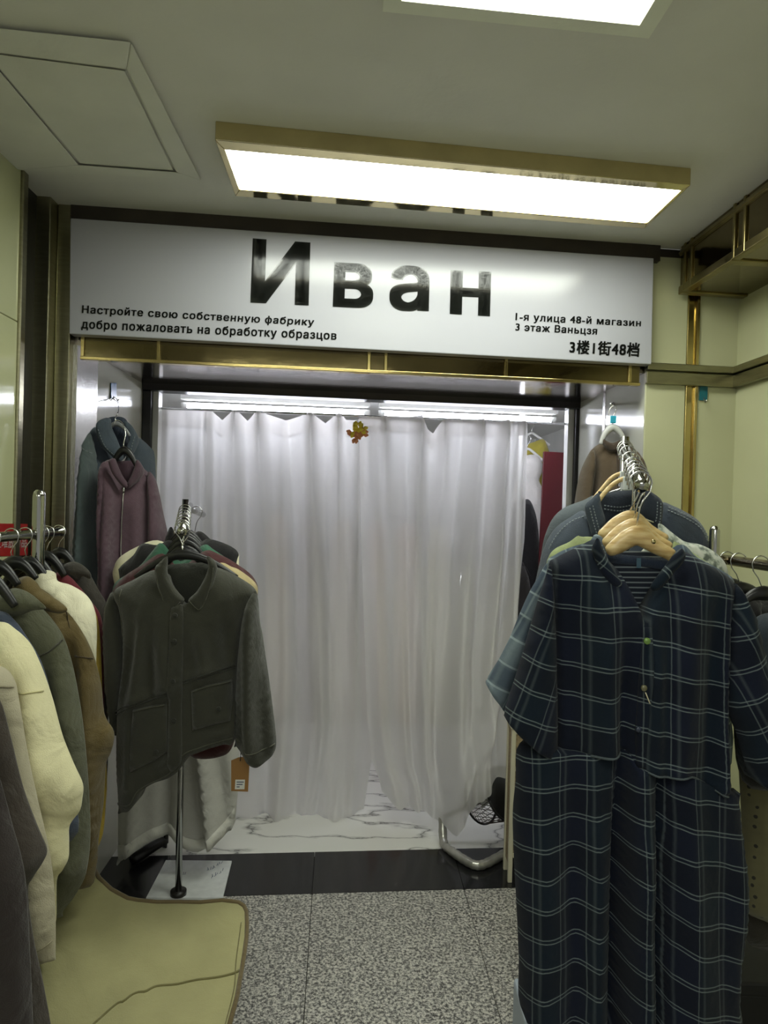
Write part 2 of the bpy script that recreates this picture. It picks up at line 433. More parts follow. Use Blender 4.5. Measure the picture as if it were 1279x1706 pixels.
# recessed lamp in the plaster cut-out
mb = MB(); tw = .035; zt = HC + .16
for (a, b, c, d) in ((hu0 - .0, hu0 + tw, hv0, hv1), (hu1 - tw, hu1, hv0, hv1), (hu0 + tw, hu1 - tw, hv1 - tw, hv1), (hu0 + tw, hu1 - tw, hv0, hv0 + tw)):
    mb.fbox(a, b, c, d, HC - .008, zt)
mb.fbox(hu0, hu1, hv0, hv1, zt, zt + .02)
struct(mb.build('trim_15', M['plaster']))
e = .045; f2 = .03
q_o = [FP(hu0 + e, hv0 + e, HC - .0), FP(hu1 - e, hv0 + e, HC - .0), FP(hu1 - e, hv1 - e, HC - .0), FP(hu0 + e, hv1 - e, HC - .0)]
e2 = e + f2
q_i = [FP(hu0 + e2, hv0 + e2, HC - .0), FP(hu1 - e2, hv0 + e2, HC - .0), FP(hu1 - e2, hv1 - e2, HC - .0), FP(hu0 + e2, hv1 - e2, HC - .0)]
for q in q_o + q_i: q.z = HC + .09
lamp('recessed_light', 'recessed brass framed ceiling light inside a white plaster cut-out', q_i, q_o, HC + .09, zt)
# further lamps of the aisle, behind the viewer
for i, (u0, v0) in enumerate(((-.75, -3.0), (-.75, -4.2))):
    qo = [FP(u0, v0, zp), FP(u0 + 1.35, v0, zp), FP(u0 + 1.35, v0 + .3, zp), FP(u0, v0 + .3, zp)]
    qi = [FP(u0 + .03, v0 + .03, zp), FP(u0 + 1.32, v0 + .03, zp), FP(u0 + 1.32, v0 + .27, zp), FP(u0 + .03, v0 + .27, zp)]
    lamp('ceiling_light', 'ceiling light panel further back along the aisle', qi, qo, zp, HC)['group'] = 'aisle ceiling lights behind the viewer'

# ------------------------------------------------------------------ tubes in the stall
VT = 1.10
for (x0, y0, x1, y1, lb) in ((312, 676, 606, 688, 'white fluorescent tube over the curtain beside the denim jacket'), (640, 689, 917, 700, 'white fluorescent tube over the curtain beside the red board')):
    a, b = FPX(x0, y0, VT), FPX(x1, y1, VT); d = (b - a).normalized()
    t = thing('fluorescent_tube', lb, 'tube light', (a + b) / 2, 'tube lights inside the stall')
    mb = MB(); mb.tube([a, b], .016, 12); mb.build('tube', M['tube'], t, True)
    mb = MB(); mb.tube([a - d * .03, a], .017, 12); mb.build('end_cap', M['whitep'], t, True); mb = MB(); mb.tube([b, b + d * .03], .017, 12); mb.build('end_cap', M['whitep'], t, True)
    mb = MB(); up = Vector((0, 0, .03)); s_ = NF * .025
    mb.hexa([a + up - s_ - d * .03, b + up - s_ + d * .03, b + up + s_ + d * .03, a + up + s_ - d * .03] + [p + Vector((0, 0, .03)) for p in (a + up - s_ - d * .03, b + up - s_ + d * .03, b + up + s_ + d * .03, a + up + s_ - d * .03)])
    mb.build('batten', M['whitep'], t)

# ------------------------------------------------------------------ shop sign
VS = -.055
sc = [FPX(117, 363, VS), FPX(1089, 430, VS), FPX(1085, 607, VS), FPX(115, 556, VS)]
sign = thing('shop_sign', 'long white shop sign with large black letters over the curtained stall', 'sign', (sc[2] + sc[3]) / 2)
mb = MB(); mb.quadslab(sc, DV * .045); mb.build('board', M['signw'], sign, bevel=.003)
def text_mesh(txt, off):
    cu = bpy.data.curves.new('t', 'FONT'); cu.body = txt; cu.size = 1; cu.resolution_u = 6; cu.space_character = SPACE[0]
    ob = bpy.data.objects.new('t', cu); COL.objects.link(ob)
    cu.fill_mode = 'NONE'
    dg = bpy.context.evaluated_depsgraph_get(); dg.update()
    me = bpy.data.meshes.new_from_object(ob.evaluated_get(dg))
    p0 = [Vector((v.co.x, v.co.y)) for v in me.vertices]; e0 = [tuple(e.vertices) for e in me.edges]
    bpy.data.objects.remove(ob); bpy.data.curves.remove(cu); bpy.data.meshes.remove(me)
    r = delaunay_2d_cdt(p0, e0, [], 0, 1e-5)
    v0 = [Vector((p.x, p.y, 0)) for p in r[0]]; f0 = []
    sg = [(p0[i], p0[j]) for i, j in e0]
    for f in r[2]:
        c = sum((r[0][i] for i in f), Vector((0, 0))) / len(f); ins = False
        for p, q in sg:
            if (p.y > c.y) != (q.y > c.y) and c.x < (q.x - p.x) * (c.y - p.y) / (q.y - p.y) + p.x: ins = not ins
        if ins: f0.append(tuple(f))
    vs, fs = [], []
    for dx, dy in ([(0, 0)] if not off else [(i * off, j * off) for i in (-1, -.33, .33, 1) for j in (-.6, 0, .6)]):   # heavier strokes
        n = len(vs); vs += [v + Vector((dx, dy, 0)) for v in v0]; fs += [tuple(n + i for i in f) for f in f0]
    return vs, fs
SPACE = [1.0]
def place_text(txt, quad, fn, off=.0, mb=None):
    vs, fs = text_mesh(txt, off)
    if not vs: return mb
    x0 = min(v.x for v in vs); x1 = max(v.x for v in vs); y0 = min(v.y for v in vs); y1 = max(v.y for v in vs)
    (ax, ay), (bx, by), (cx, cy), (dx, dy) = quad   # TL TR BR BL
    out = []
    for v in vs:
        s = (v.x - x0) / (x1 - x0); q = (y1 - v.y) / (y1 - y0)
        px = (ax * (1 - s) + bx * s) * (1 - q) + (dx * (1 - s) + cx * s) * q
        py = (ay * (1 - s) + by * s) * (1 - q) + (dy * (1 - s) + cy * s) * q
        out.append(fn(px, py))
    mb = mb or MB(); mb.add(out, fs); return mb
sf = lambda px, py: FPX(px, py, VS - .0015)
mb = place_text('И', [(421, 397), (517, 404), (514, 509), (417, 504)], sf, .030)
mb.build('letter', M['ink'], sign)
mb = place_text('в', [(557, 437), (623, 440), (621, 514), (554, 511)], sf, .030); mb.build('letter', M['ink'], sign)
mb = place_text('а', [(650, 440), (716, 445), (714, 520), (648, 517)], sf, .030); mb.build('letter', M['ink'], sign)
mb = place_text('н', [(751, 450), (818, 453), (816, 527), (749, 523)], sf, .030); mb.build('letter', M['ink'], sign)
SPACE[0] = 1.14
for txt, q, of in (('Настройте свою собственную фабрику', [(137, 508), (524, 530), (522, 546), (136, 525)], .03),
               ('добро пожаловать на обработку образцов', [(136, 532), (561, 552), (560, 570), (135, 551)], .03),
               ('1-я улица 48-й магазин', [(859, 520), (1068, 532), (1067, 547), (858, 537)], .03),
               ('3 этаж Ваньцзя', [(859, 538), (995, 545), (994, 560), (858, 553)], .03),
               ('3楼1街48档', [(949, 566), (1066, 571), (1064, 595), (948, 589)], .034)):
    mb = place_text(txt, q, sf, of); mb.build('lettering', M['ink'], sign)

# ================================================================== cloth sheets
def seg_dist(P, A, B):
    """distance of points P (n,2) to segments A-B (m,2)"""
    if len(A) == 0: return np.full(len(P), 9.0)
    d = B - A; L2 = np.maximum((d * d).sum(1), 1e-12)
    out = np.full(len(P), 9.0)
    for k in range(len(A)):
        t = np.clip(((P - A[k]) @ d[k]) / L2[k], 0, 1)
        q = A[k] + t[:, None] * d[k]
        out = np.minimum(out, np.sqrt(((P - q) ** 2).sum(1)))
    return out
class Sheet:
    """A hanging piece of cloth with a front and a back: an outline at a distance Y, puffed to a real thickness, with folds."""
    def __init__(s, pts, Y, thick=.03, back=None, R=.06, tilt=(0, 0), creases=(), na=.004, nsc=(60, 170), seed=0, step=.016, open_=(), base=None, off=0.0, per=5, closed_spline=True, fn=None, uvf=None, tc=None):
        s.tc = tc; s.Y = Y; s.k = Y / FPXL; s.thick = thick; s.bk = thick if back is None else back; s.R = R; s.tilt = tilt
        s.cr = creases; s.na = na; s.nsc = nsc; s.seed = seed; s.base = base; s.off = off; s.fn = fn; s.uvf = uvf
        if closed_spline:
            o, sg = spl([(p[0], p[1], 0) for p in pts], per, True)
        else:
            o, sg = [], []
            n = len(pts)
            for i in range(n):
                for q in range(per):
                    tt = q / per; o.append(Vector((pts[i][0] * (1 - tt) + pts[(i + 1) % n][0] * tt, pts[i][1] * (1 - tt) + pts[(i + 1) % n][1] * tt, 0))); sg.append(i)
        s.o = np.array([(p.x, p.y) for p in o]); n = len(s.o)
        s.c = np.array(tc if tc else s.o.mean(0), float)
        A = s.o; B = np.roll(s.o, -1, 0)
        keep = np.array([g not in open_ for g in sg])
        s.A = A[keep] * s.k; s.B = B[keep] * s.k
        s.step = step / s.k
        # triangulate
        lo = s.o.min(0); hi = s.o.max(0); st = s.step
        xs = np.arange(lo[0] + st * .5, hi[0], st); ys = np.arange(lo[1] + st * .5, hi[1], st * .87)
        G = np.array([(x + (st * .5 if j % 2 else 0), y) for j, y in enumerate(ys) for x in xs]).reshape(-1, 2)
        if len(G):
            ins = np.zeros(len(G), bool); x, y = G[:, 0], G[:, 1]
            for i in range(n):
                x1, y1 = A[i]; x2, y2 = B[i]
                if y1 == y2: continue
                c = ((y1 > y) != (y2 > y)) & (x < (x2 - x1) * (y - y1) / (y2 - y1) + x1); ins ^= c
            G = G[ins]
        if len(G):
            d = seg_dist(G, A, B); G = G[d > st * .45]
        allp = [Vector(p) for p in s.o] + [Vector(p) for p in G]
        r = delaunay_2d_cdt(allp, [(i, (i + 1) % n) for i in range(n)], [], 1, 1e-4)
        s.P = np.array([(p.x, p.y) for p in r[0]]); s.F = [tuple(f) for f in r[2]]
        from collections import Counter
        ec = Counter()
        for f in s.F:
            for a, b in zip(f, f[1:] + f[:1]): ec[(a, b)] += 1
        s.bd = [(a, b) for (a, b) in ec if (b, a) not in ec]
    def disp(s, P):
        d = seg_dist(P * s.k, s.A, s.B); w = np.minimum(d / s.R, 1); prof = np.sqrt(np.maximum(0, 1 - (1 - w) ** 2))
        f = np.zeros(len(P))
        for (x0, y0, x1, y1, wd, am) in s.cr:
            a = np.array((x0, y0), float); v = np.array((x1 - x0, y1 - y0), float); L2 = (v * v).sum()
            t = ((P - a) @ v) / L2; q = a + np.clip(t, 0, 1)[:, None] * v
            dd = np.sqrt(((P - q) ** 2).sum(1))
            tt = np.clip(t, 0, 1); env = np.minimum(1, .35 + tt * 1.6)
            f += 2.3 * am * env * np.exp(-(dd / wd) ** 2)
        if s.na:
            sx, sy = s.nsc
            f += np.array([s.na * (noise.noise(Vector((p[0] / sx, p[1] / sy, s.seed * 7.3))) + .45 * noise.noise(Vector((p[0] / sx * 2.3 + 5, p[1] / sy * 2.1, s.seed * 3.1)))) for p in P])
        if s.fn: f += np.array([s.fn(p[0], p[1]) for p in P])
        return prof, f * (.35 + .65 * prof)
    def base_pos(s, P):
        if s.base is not None:
            return [q + Vector((0, -s.off, 0)) for q in s.base.front(P)]
        return [at(p[0], p[1], s.Y + s.tilt[0] * (p[0] - s.c[0]) * s.k + s.tilt[1] * (p[1] - s.c[1]) * s.k) for p in P]
    def front(s, P):
        P = np.atleast_2d(np.asarray(P, float)); prof, f = s.disp(P)
        return [q + Vector((0, -(s.thick * pr + ff + .0015), 0)) for q, pr, ff in zip(s.base_pos(P), prof, f)]
    def pos(s, px, py, off=0.0): return s.front([(px, py)])[0] + Vector((0, -off, 0))
    def build(s, name, mt, parent=None):
        n = len(s.P); prof, f = s.disp(s.P); B0 = s.base_pos(s.P)
        v = [q + Vector((0, -(s.thick * p + ff + .0015), 0)) for q, p, ff in zip(B0, prof, f)]
        v += [q + Vector((0, (s.bk * p - ff * .2 + .0015), 0)) for q, p, ff in zip(B0, prof, f)]
        fs = []
        for t in s.F:
            a, b, c = t[:3]
            cr = (s.P[b][0] - s.P[a][0]) * (s.P[c][1] - s.P[a][1]) - (s.P[b][1] - s.P[a][1]) * (s.P[c][0] - s.P[a][0])
            fs.append(t if cr < 0 else t[::-1])
            fs.append(tuple(n + i for i in fs[-1][::-1]))
        for a, b in s.bd: fs.append((a, b, n + b, n + a))
        mb = MB(); mb.v = v; mb.f = fs; mb.mi = [0] * len(fs)
        if s.uvf: uv = [s.uvf(p[0], p[1]) for p in s.P]
        else: uv = [((p[0] - s.c[0]) * s.k, -(p[1] - s.c[1]) * s.k) for p in s.P]
        o = mb.build(name, mt, parent, True, uv=uv + uv)
        return o
    def line(s, pts, r=.0016, off=.0, per=5, mb=None):
        p, _ = spl([(x, y, 0) for x, y in pts], per); P = np.array([(q.x, q.y) for q in p])
        path = [q + Vector((0, -off, 0)) for q in s.front(P)]
        mb = mb or MB(); mb.tube(path, r, 6); return mb
    def dashes(s, pts, r=.0012, off=.001, gap=9, mb=None):
        p, _ = spl([(x, y, 0) for x, y in pts], 12); P = np.array([(q.x, q.y) for q in p])
        acc = np.concatenate([[0], np.cumsum(np.sqrt((np.diff(P, axis=0) ** 2).sum(1)))])
        mb = mb or MB(); k = 0.0
        while k + gap * .6 < acc[-1]:
            q = [np.array([np.interp(k + e, acc, P[:, 0]), np.interp(k + e, acc, P[:, 1])]) for e in (0, gap * .6)]
            a, b = s.front(np.array(q)); mb.tube([a + Vector((0, -off, 0)), b + Vector((0, -off, 0))], r, 4); k += gap
        return mb
def button(sh, px, py, r, mt, parent, label=None):
    c = sh.pos(px, py, .002); mb = MB(); mb.tube([c + Vector((0, .003, 0)), c + Vector((0, -.001, 0)), c + Vector((0, -.0025, 0))], [r, r, r * .86], 14)
    for k in (-1, 1): mb.tube([c + Vector((k * r * .3, -.0024, 0)), c + Vector((k * r * .3, -.0032, 0))], r * .14, 6)
    o = mb.build('button', mt, parent, True)
    if label: o['label'] = label
    return o
def hook_path(c, r, down, side=1, ax=Vector((1, 0, 0)), tail=None):
    """wire over a rail at c: ax = sideways direction; ends at point down"""
    p = [c + ax * (-side * r * 1.0) + ZV * (-r * .55)]
    for k in range(0, 11):
        a = pi * (1 - k / 10) ; p.append(c + ax * (side * r * cos(a)) + ZV * (r * sin(a) * 1.0 + r * .02))
    p.append(c + ax * (side * r * .85) + ZV * (-r * .7))
    p.append(c + ax * (side * r * .25) + ZV * (-r * 1.5))
    mid = c + ZV * (-r * 2.1); p.append(mid)
    p.append(down)
    return p

# ------------------------------------------------------------------ curtain
def curtain_mat(name='sheer white curtain', tr=.22):
    mt = bpy.data.materials.new(name); mt.use_nodes = True; g = NT(mt); N = g.N; K = g.K
    N.remove(N['Principled BSDF']); out = N['Material Output']
    df = N.new('ShaderNodeBsdfDiffuse'); df.inputs[0].default_value = L(236, 234, 230)
    tl = N.new('ShaderNodeBsdfTranslucent'); tl.inputs[0].default_value = L(240, 238, 236)
    tp = N.new('ShaderNodeBsdfTransparent')
    m1 = N.new('ShaderNodeMixShader'); m1.inputs[0].default_value = .55; K.new(df.outputs[0], m1.inputs[1]); K.new(tl.outputs[0], m1.inputs[2])
    m2 = N.new('ShaderNodeMixShader'); m2.inputs[0].default_value = tr; K.new(m1.outputs[0], m2.inputs[1]); K.new(tp.outputs[0], m2.inputs[2])
    tc = N.new('ShaderNodeTexCoord'); n = g.noise(tc.outputs['Object'], 700, 2)
    bp = N.new('ShaderNodeBump'); bp.inputs['Strength'].default_value = .1; bp.inputs['Distance'].default_value = .002; K.new(n, bp.inputs['Height'])
    K.new(bp.outputs[0], df.inputs['Normal'])
    K.new(m2.outputs[0], out.inputs['Surface']); return mt
M['curt'] = curtain_mat()
M['heading'] = curtain_mat('curtain heading tape', .06)
VC = VB - .03
def interp(xs, x):
    return float(np.interp(x, [a for a, b in xs], [b for a, b in xs]))
def curtain(name, label, xl, xr, top, hem, folds, pleats, seed, nx=240, ny=90, extra=None, back=0.0):
    """xl/xr: left and right edge as (py, px) lists; top/hem: (px, py) lists"""
    t = thing(name, label, 'curtain', FPX((xl[-1][1] + xr[-1][1]) / 2, 1340, VC), 'curtains across the stall front')
    rows = []
    def P(a, b):
        py0 = interp(top, interp(xl, 690) * (1 - a) + interp(xr, 690) * a)
        pxh = interp(xl, 1340) * (1 - a) + interp(xr, 1340) * a
        py1 = interp(hem, pxh); py = py0 + (py1 - py0) * b
        px = interp(xl, py) * (1 - a) + interp(xr, py) * a
        d = 0.0; grow = .25 + .75 * min(1, b * 2.2)
        d += .026 * grow * sin(a * (xr[0][1] - xl[0][1]) / 52 * 2 * pi + 1.7 * sin(a * 9 + seed) + .6 * sin(b * 3 + a * 4))
        d += .006 * grow * sin(a * (xr[0][1] - xl[0][1]) / 21 * 2 * pi + 2 * sin(a * 13 + seed * 2) + b)
        for (x0, y0, x1, y1, wd, am) in folds:
            tt = min(1, max(0, (py - y0) / (y1 - y0)))
            if py < y0 - 40: continue
            xc = x0 + (x1 - x0) * tt; ww = wd * (.5 + .5 * tt + .1)
            e = min(1, max(0, (py - y0 + 40) / 60))
            d += 1.5 * am * e * exp(-((px - xc) / ww) ** 2)
        for x0 in pleats:
            d += .034 * exp(-((px - x0) / 5.0) ** 2) * exp(-max(0, py - 712) / 45)
        d += .022 * noise.noise(Vector((px / 60, py / 300, seed))) + .006 * noise.noise(Vector((px / 22, py / 60, seed + 3)))
        q = FPX(px, py, VC + back - (extra(px, py) if extra else 0)) - NF * d
        q.z = max(q.z, .004)
        return q, py
    vs = []; fs = []; hb = []
    for j in range(ny + 1):
        b = (j / ny) ** 1.0
        for i in range(nx + 1): vs.append(P(i / nx, b)[0])
    for j in range(ny):
        for i in range(nx):
            q = j * (nx + 1) + i; fs.append((q, q + 1, q + nx + 2, q + nx + 1))
    mb = MB(); mb.add(vs, fs); mb.build('fabric', M['curt'], t, True)
    # heading tape: a denser strip just behind the top
    vs = []; fs = []
    for j in range(4):
        for i in range(nx + 1):
            a = i / nx
            q0, py0 = P(a, 0); q1, _ = P(a, .041); vs.append(q0 + (q1 - q0) * (j / 3) + NF * .004)
    for j in range(3):
        for i in range(nx):
            q = j * (nx + 1) + i; fs.append((q, q + 1, q + nx + 2, q + nx + 1))
    mb = MB(); mb.add(vs, fs); mb.build('heading_tape', M['heading'], t, True)
    return t
topL = [(250, 682), (300, 681), (343, 684), (352, 684), (370, 700), (388, 686), (396, 685), (412, 701), (428, 686), (436, 687), (475, 700), (512, 690), (520, 690), (542, 705), (558, 692), (568, 690), (576, 700), (600, 702), (640, 694)]
topR = [(600, 696), (640, 694), (690, 694), (700, 694), (712, 715), (722, 722), (735, 702), (745, 699), (800, 700), (815, 703), (842, 701), (860, 703), (885, 703)]
hemL = [(240, 1402), (300, 1405), (380, 1385), (420, 1378), (470, 1388), (520, 1376), (545, 1388), (560, 1380), (578, 1352), (600, 1350), (625, 1345)]
curtain('curtain', 'sheer white pleated curtain panel hanging behind the olive jacket', [(690, 254), (1000, 250), (1400, 230)], [(690, 612), (900, 616), (1200, 628), (1270, 618), (1350, 606)],
        topL, hemL, [(345, 700, 325, 1380, 12, .02), (390, 700, 400, 1380, 16, .03), (432, 700, 470, 1380, 16, .035), (517, 700, 545, 1380, 15, .045), (563, 700, 560, 1380, 12, .03), (598, 730, 585, 1340, 10, .03), (480, 720, 500, 1380, 12, -.02)],
        [268, 345, 392, 432, 517, 563, 596], 1.3, nx=230, back=.11)
hemR = [(600, 1280), (632, 1290), (640, 1318), (665, 1335), (700, 1345), (722, 1362), (738, 1370), (752, 1373), (768, 1366), (788, 1344), (813, 1315), (846, 1280), (900, 1250)]
def pull(px, py):   # the corner drawn forward over the fan
    return .36 * min(1, max(0, (py - 900) / 400)) ** 1.4 * min(1, max(0, (px - 680) / 110))
curtain('curtain', 'sheer white curtain panel whose lower corner is draped over the floor fan', [(690, 598), (900, 602), (1200, 612), (1270, 620), (1300, 632), (1340, 640)], [(690, 880), (900, 874), (1100, 852), (1260, 850), (1340, 850)],
        topR, hemR, [(640, 700, 652, 1300, 14, .03), (700, 700, 668, 1320, 16, .035), (740, 720, 700, 1340, 15, .03), (800, 700, 745, 1340, 18, .045), (843, 700, 800, 1300, 12, .04), (868, 700, 845, 1250, 9, .03), (770, 720, 725, 1350, 12, -.02), (862, 1080, 752, 1350, 14, .05)],
        [640, 698, 738, 800, 842, 856, 870], 4.1, nx=200, extra=pull)
VC += .05
t = thing('curtain_rod', 'thin grey rod carrying the sheer curtains below the stall ceiling', 'curtain rod', FPX(600, 690, VC + .03))
mb = MB(); mb.tube([FPX(240, 679, VC + .03), FPX(955, 707, VC + .03)], .006, 8); mb.build('rod', M['wire'], t, True)
for px in (249, 946): mb = MB(); mb.disc(FPX(px, 693 + (px - 600) * .04, VC + .03), W, .014, .008); mb.build('bracket', M['wire'], t)
VC -= .05
# flower clip
c = FPX(593, 723, VC) - NF * .085
t = thing('flower_clip', 'small yellow and orange flower clip pinned where the white curtains meet', 'clip', c)
rnd = random.Random(5)
my, mo = mat('yellow petals', L(250, 226, 80), .5), mat('orange petals', L(238, 160, 112), .5)
for mtx, n, nm in ((my, 26, 'yellow_petals'), (mo, 20, 'orange_petals')):
    mb = MB()
    for k in range(n):
        a = rnd.uniform(0, 2 * pi); r = rnd.uniform(.0, .037); q = c + W * (r * 1.1 * cos(a)) + ZV * (r * sin(a) * .9 + (.008 if nm[0] == 'y' else -.010)) - NF * rnd.uniform(0, .012)
        d = (W * cos(a) + ZV * sin(a)) * .012; s_ = (W * -sin(a) + ZV * cos(a)) * .008
        mb.tube([q - d, q, q + d], [.004, .0105, .003], 8, sq=.7)
    mb.build(nm, mtx, t, True)
mb = MB(); mb.tube([c + NF * .02 - ZV * .03, c + NF * .01 + ZV * .03], .004, 6); mb.build('pin', M['brass'], t)

# ================================================================== garments
def rail_hook(mbh, c, r, down, ax, side=1): mbh.tube(hook_path(c, r, down, side, ax), .0016, 6)
def plastic_hanger(label, Y, tl, ap, tr, railc, ax=None, group=None, mt=None, r=.008, hr=.022, side=1, hooksonly=False, sink=0):
    """tl, ap, tr: px of the left tip, the neck and the right tip"""
    ax = ax or Vector((1, 0, 0))
    A, P, B = at(*tl, Y), at(*ap, Y), at(*tr, Y)
    t = thing('clothes_hanger', label, 'hanger', P, group)
    pts, _ = spl([A, A.lerp(P, .5) + ZV * (.012 + .0), P, B.lerp(P, .5) + ZV * (.012), B], 6)
    mb = MB(); n = len(pts); mb.tube(pts, [r * (.8 + .9 * (1 - abs(2 * i / (n - 1) - 1))) for i in range(n)], 10, sq=.7)
    mb.build('shoulder_bar', mt or M['blackp'], t, True)
    mb = MB(); rail_hook(mb, railc, hr, P + ZV * .004, ax, side); mb.build('hook', M['wire'], t, True)
    return t

# ---------------- free-standing rack with the olive jacket
LA0, LA1 = at(303, 885, 1.98), at(309, 845, 2.66)     # arm: near end, post end
Mt = M['chrome']
base = onz(297, 1490, .012); topz = LA1.z + .03
rack = thing('clothes_rack', 'chrome waterfall rack holding the olive jacket, its post on a white board', 'clothes rack', (base.x, base.y, .012))
mb = MB(); mb.tube([Vector((base.x, base.y, .012)), Vector((LA1.x, LA1.y, topz))], .0125, 14); mb.build('post', M['chrome'], rack, True)
mb = MB(); mb.tube([LA1 + Vector((0, .06, .006)), LA0], .0125, 14); mb.tube([LA0, LA0 + (LA0 - LA1).normalized() * .012], .014, 14); mb.build('arm', M['chrome'], rack, True)
rear = Vector((LA1.x, LA1.y + .26, LA1.z - .03))
mb = MB(); mb.tube([LA1, rear], .0125, 12); mb.build('arm', M['chrome'], rack, True)
mb = MB(); mb.disc(Vector((base.x, base.y, .02)), ZV, .03, .016, 18); mb.build('foot_plate', M['black'], rack, True)
bq = [onz(276, 1437, .001), onz(386, 1438, .001), onz(371, 1500, .001), onz(243, 1500, .001)]
wb = mat('scuffed white board', L(206, 208, 208), .5, var=.1, vscale=30)
mb = MB(); mb.quadslab([p + ZV * .011 for p in bq], ZV * -.0105)
wbo = mb.build('floor_board', wb, None, bevel=.002); tag(wbo, 'scuffed white square board lying on the black granite under the rack post', 'board')
# pen marks on the board
pm = mat('faded blue pen', L(70, 84, 110), .6); mb = MB(); rnd = random.Random(3)
for (x, y, n) in ((292, 1466, 7), (345, 1452, 10), (352, 1462, 8)):
    for k in range(n):
        px, py = x + k * 2.6, y - k * 1.5 + rnd.uniform(-1.5, 1.5); p = onz(px, py, .0122); q = onz(px + rnd.uniform(-2, 3), py - rnd.uniform(2, 5), .0122)
        mb.tube([p, q], .0011, 4)
o = mb.build('pen_marks', pm, wbo)
# thin black stand behind
p0, p1 = onz(276, 1412, 0), at(276, 1270, onz(276, 1412, 0).y); 
t = thing('black_stand', 'thin black stand pole with small clamps behind the chrome rack post', 'stand', p0)
mb = MB(); mb.tube([p0, p0 + ZV * 1.1], .006, 8); mb.build('pole', M['black'], t, True)
for zc in (.02, .17, .30):
    mb = MB(); mb.tube([p0 + ZV * zc, p0 + ZV * (zc + .035)], .011, 8); mb.build('clamp', M['black'], t, True)
mb = MB(); a, b = onz(222, 1432, .03), onz(268, 1402, .03); mb.tube([a, b, p0 + ZV * .02], .022, 8); mb.build('foot', M['black'], t, True)

# olive jacket ------------------------------------------------------
c_ol = cloth('olive black twill', (50, 50, 41), .2, .25, .45); c_ol2 = cloth('olive lining', (42, 43, 36), .15)
c_st = cloth('olive stitching', (74, 74, 62), .1)
YJ = 1.93
jk = thing('jacket', 'dark olive button jacket with patch pockets at the front of the chrome rack', 'jacket', at(305, 1345, YJ), 'garments on the chrome rack')
body = Sheet([(255, 950), (222, 966), (190, 985), (198, 1015), (205, 1060), (204, 1110), (197, 1165), (194, 1220), (195, 1280), (199, 1345), (212, 1344), (227, 1337), (240, 1312), (262, 1295), (290, 1284), (308, 1270), (316, 1252), (345, 1241), (378, 1231), (394, 1226), (396, 1160), (398, 1100), (404, 1045), (418, 1010), (427, 986), (405, 966), (360, 945), (351, 962), (332, 990), (311, 1006), (300, 1000), (284, 975), (276, 955)],
             YJ, .05, R=.09, tilt=(0, 0), na=.011, nsc=(45, 130), seed=2, step=.0105, open_=set(list(range(9, 20)) + list(range(26, 32))),
             creases=[(275, 1030, 289, 1140, 12, .010), (252, 1000, 230, 1160, 10, .010), (238, 1040, 208, 1170, 9, -.009), (262, 1080, 262, 1150, 8, -.006), (330, 1030, 352, 1110, 14, .007), (375, 1020, 388, 1110, 9, -.009), (225, 1190, 222, 1300, 7, .006), (262, 1275, 295, 1255, 6, .005), (340, 1225, 385, 1212, 5, .005), (195, 1176, 306, 1127, 5, .004), (312, 1122, 395, 1100, 5, .004)])
body.build('body', c_ol, jk)
sl = Sheet([(188, 986), (178, 1003), (173, 1030), (172, 1080), (175, 1140), (182, 1200), (190, 1225), (198, 1215), (204, 1160), (208, 1100), (207, 1050), (200, 1010)], YJ + .02, .045, R=.05, na=.01, nsc=(30, 70), seed=4, step=.013); sl.build('sleeve', c_ol, jk)
sr = Sheet([(425, 984), (430, 1000), (433, 1035), (437, 1056), (441, 1085), (448, 1130), (455, 1185), (460, 1232), (457, 1252), (446, 1260), (432, 1267), (418, 1262), (408, 1246), (398, 1238), (392, 1236), (391, 1190), (393, 1140), (397, 1080), (404, 1030), (412, 1000)], YJ - .01, .055, R=.06, na=.012, nsc=(35, 90), seed=5, step=.013, open_={8, 9, 10, 11, 12, 13},
           creases=[(415, 1020, 418, 1240, 9, .014), (437, 1100, 445, 1250, 6, -.01), (402, 1060, 405, 1230, 6, -.01)]); sr.build('sleeve', c_ol, jk)
cuff = sr.line([(396, 1225), (425, 1243), (459, 1236)], .0018); cuff.build('cuff_seam', c_st, jk, True)
bk = Sheet([(274, 948), (290, 940), (345, 938), (352, 950), (345, 985), (312, 1012), (285, 985)], YJ + .035, .012, R=.05, na=.004, step=.014); bk.build('back_lining', c_ol2, jk)
c1 = Sheet([(258, 948), (266, 937), (278, 927), (279, 940), (279, 954), (286, 972), (298, 988), (307, 1000), (296, 1014), (282, 1025), (271, 1000), (262, 975)], YJ - .045, .010, R=.015, na=.003, step=.009, seed=6); c1.build('collar', c_ol, jk)
c2 = Sheet([(345, 927), (355, 932), (361, 942), (360, 955), (352, 985), (343, 1004), (334, 1022), (324, 1012), (313, 1001), (328, 985), (340, 965), (347, 945)], YJ - .045, .010, R=.015, na=.003, step=.009, seed=7); c2.build('collar', c_ol, jk)
mb = c1.line([(262, 960), (270, 990), (283, 1018), (302, 1002)], .0012, .001); mb = c2.line([(357, 945), (352, 975), (335, 1014), (316, 1000)], .0012, .001, mb=mb); mb.build('collar_stitching', c_st, jk, True)
pk = Sheet([(303, 1006), (313, 1006), (314, 1060), (313, 1120), (312, 1180), (313, 1240), (309, 1262), (292, 1268), (291, 1200), (292, 1130), (293, 1060), (295, 1012)], YJ, .003, R=.01, base=body, off=.002, na=.003, nsc=(20, 25), seed=8, step=.01); pk.build('placket', c_ol, jk)
mb = MB()
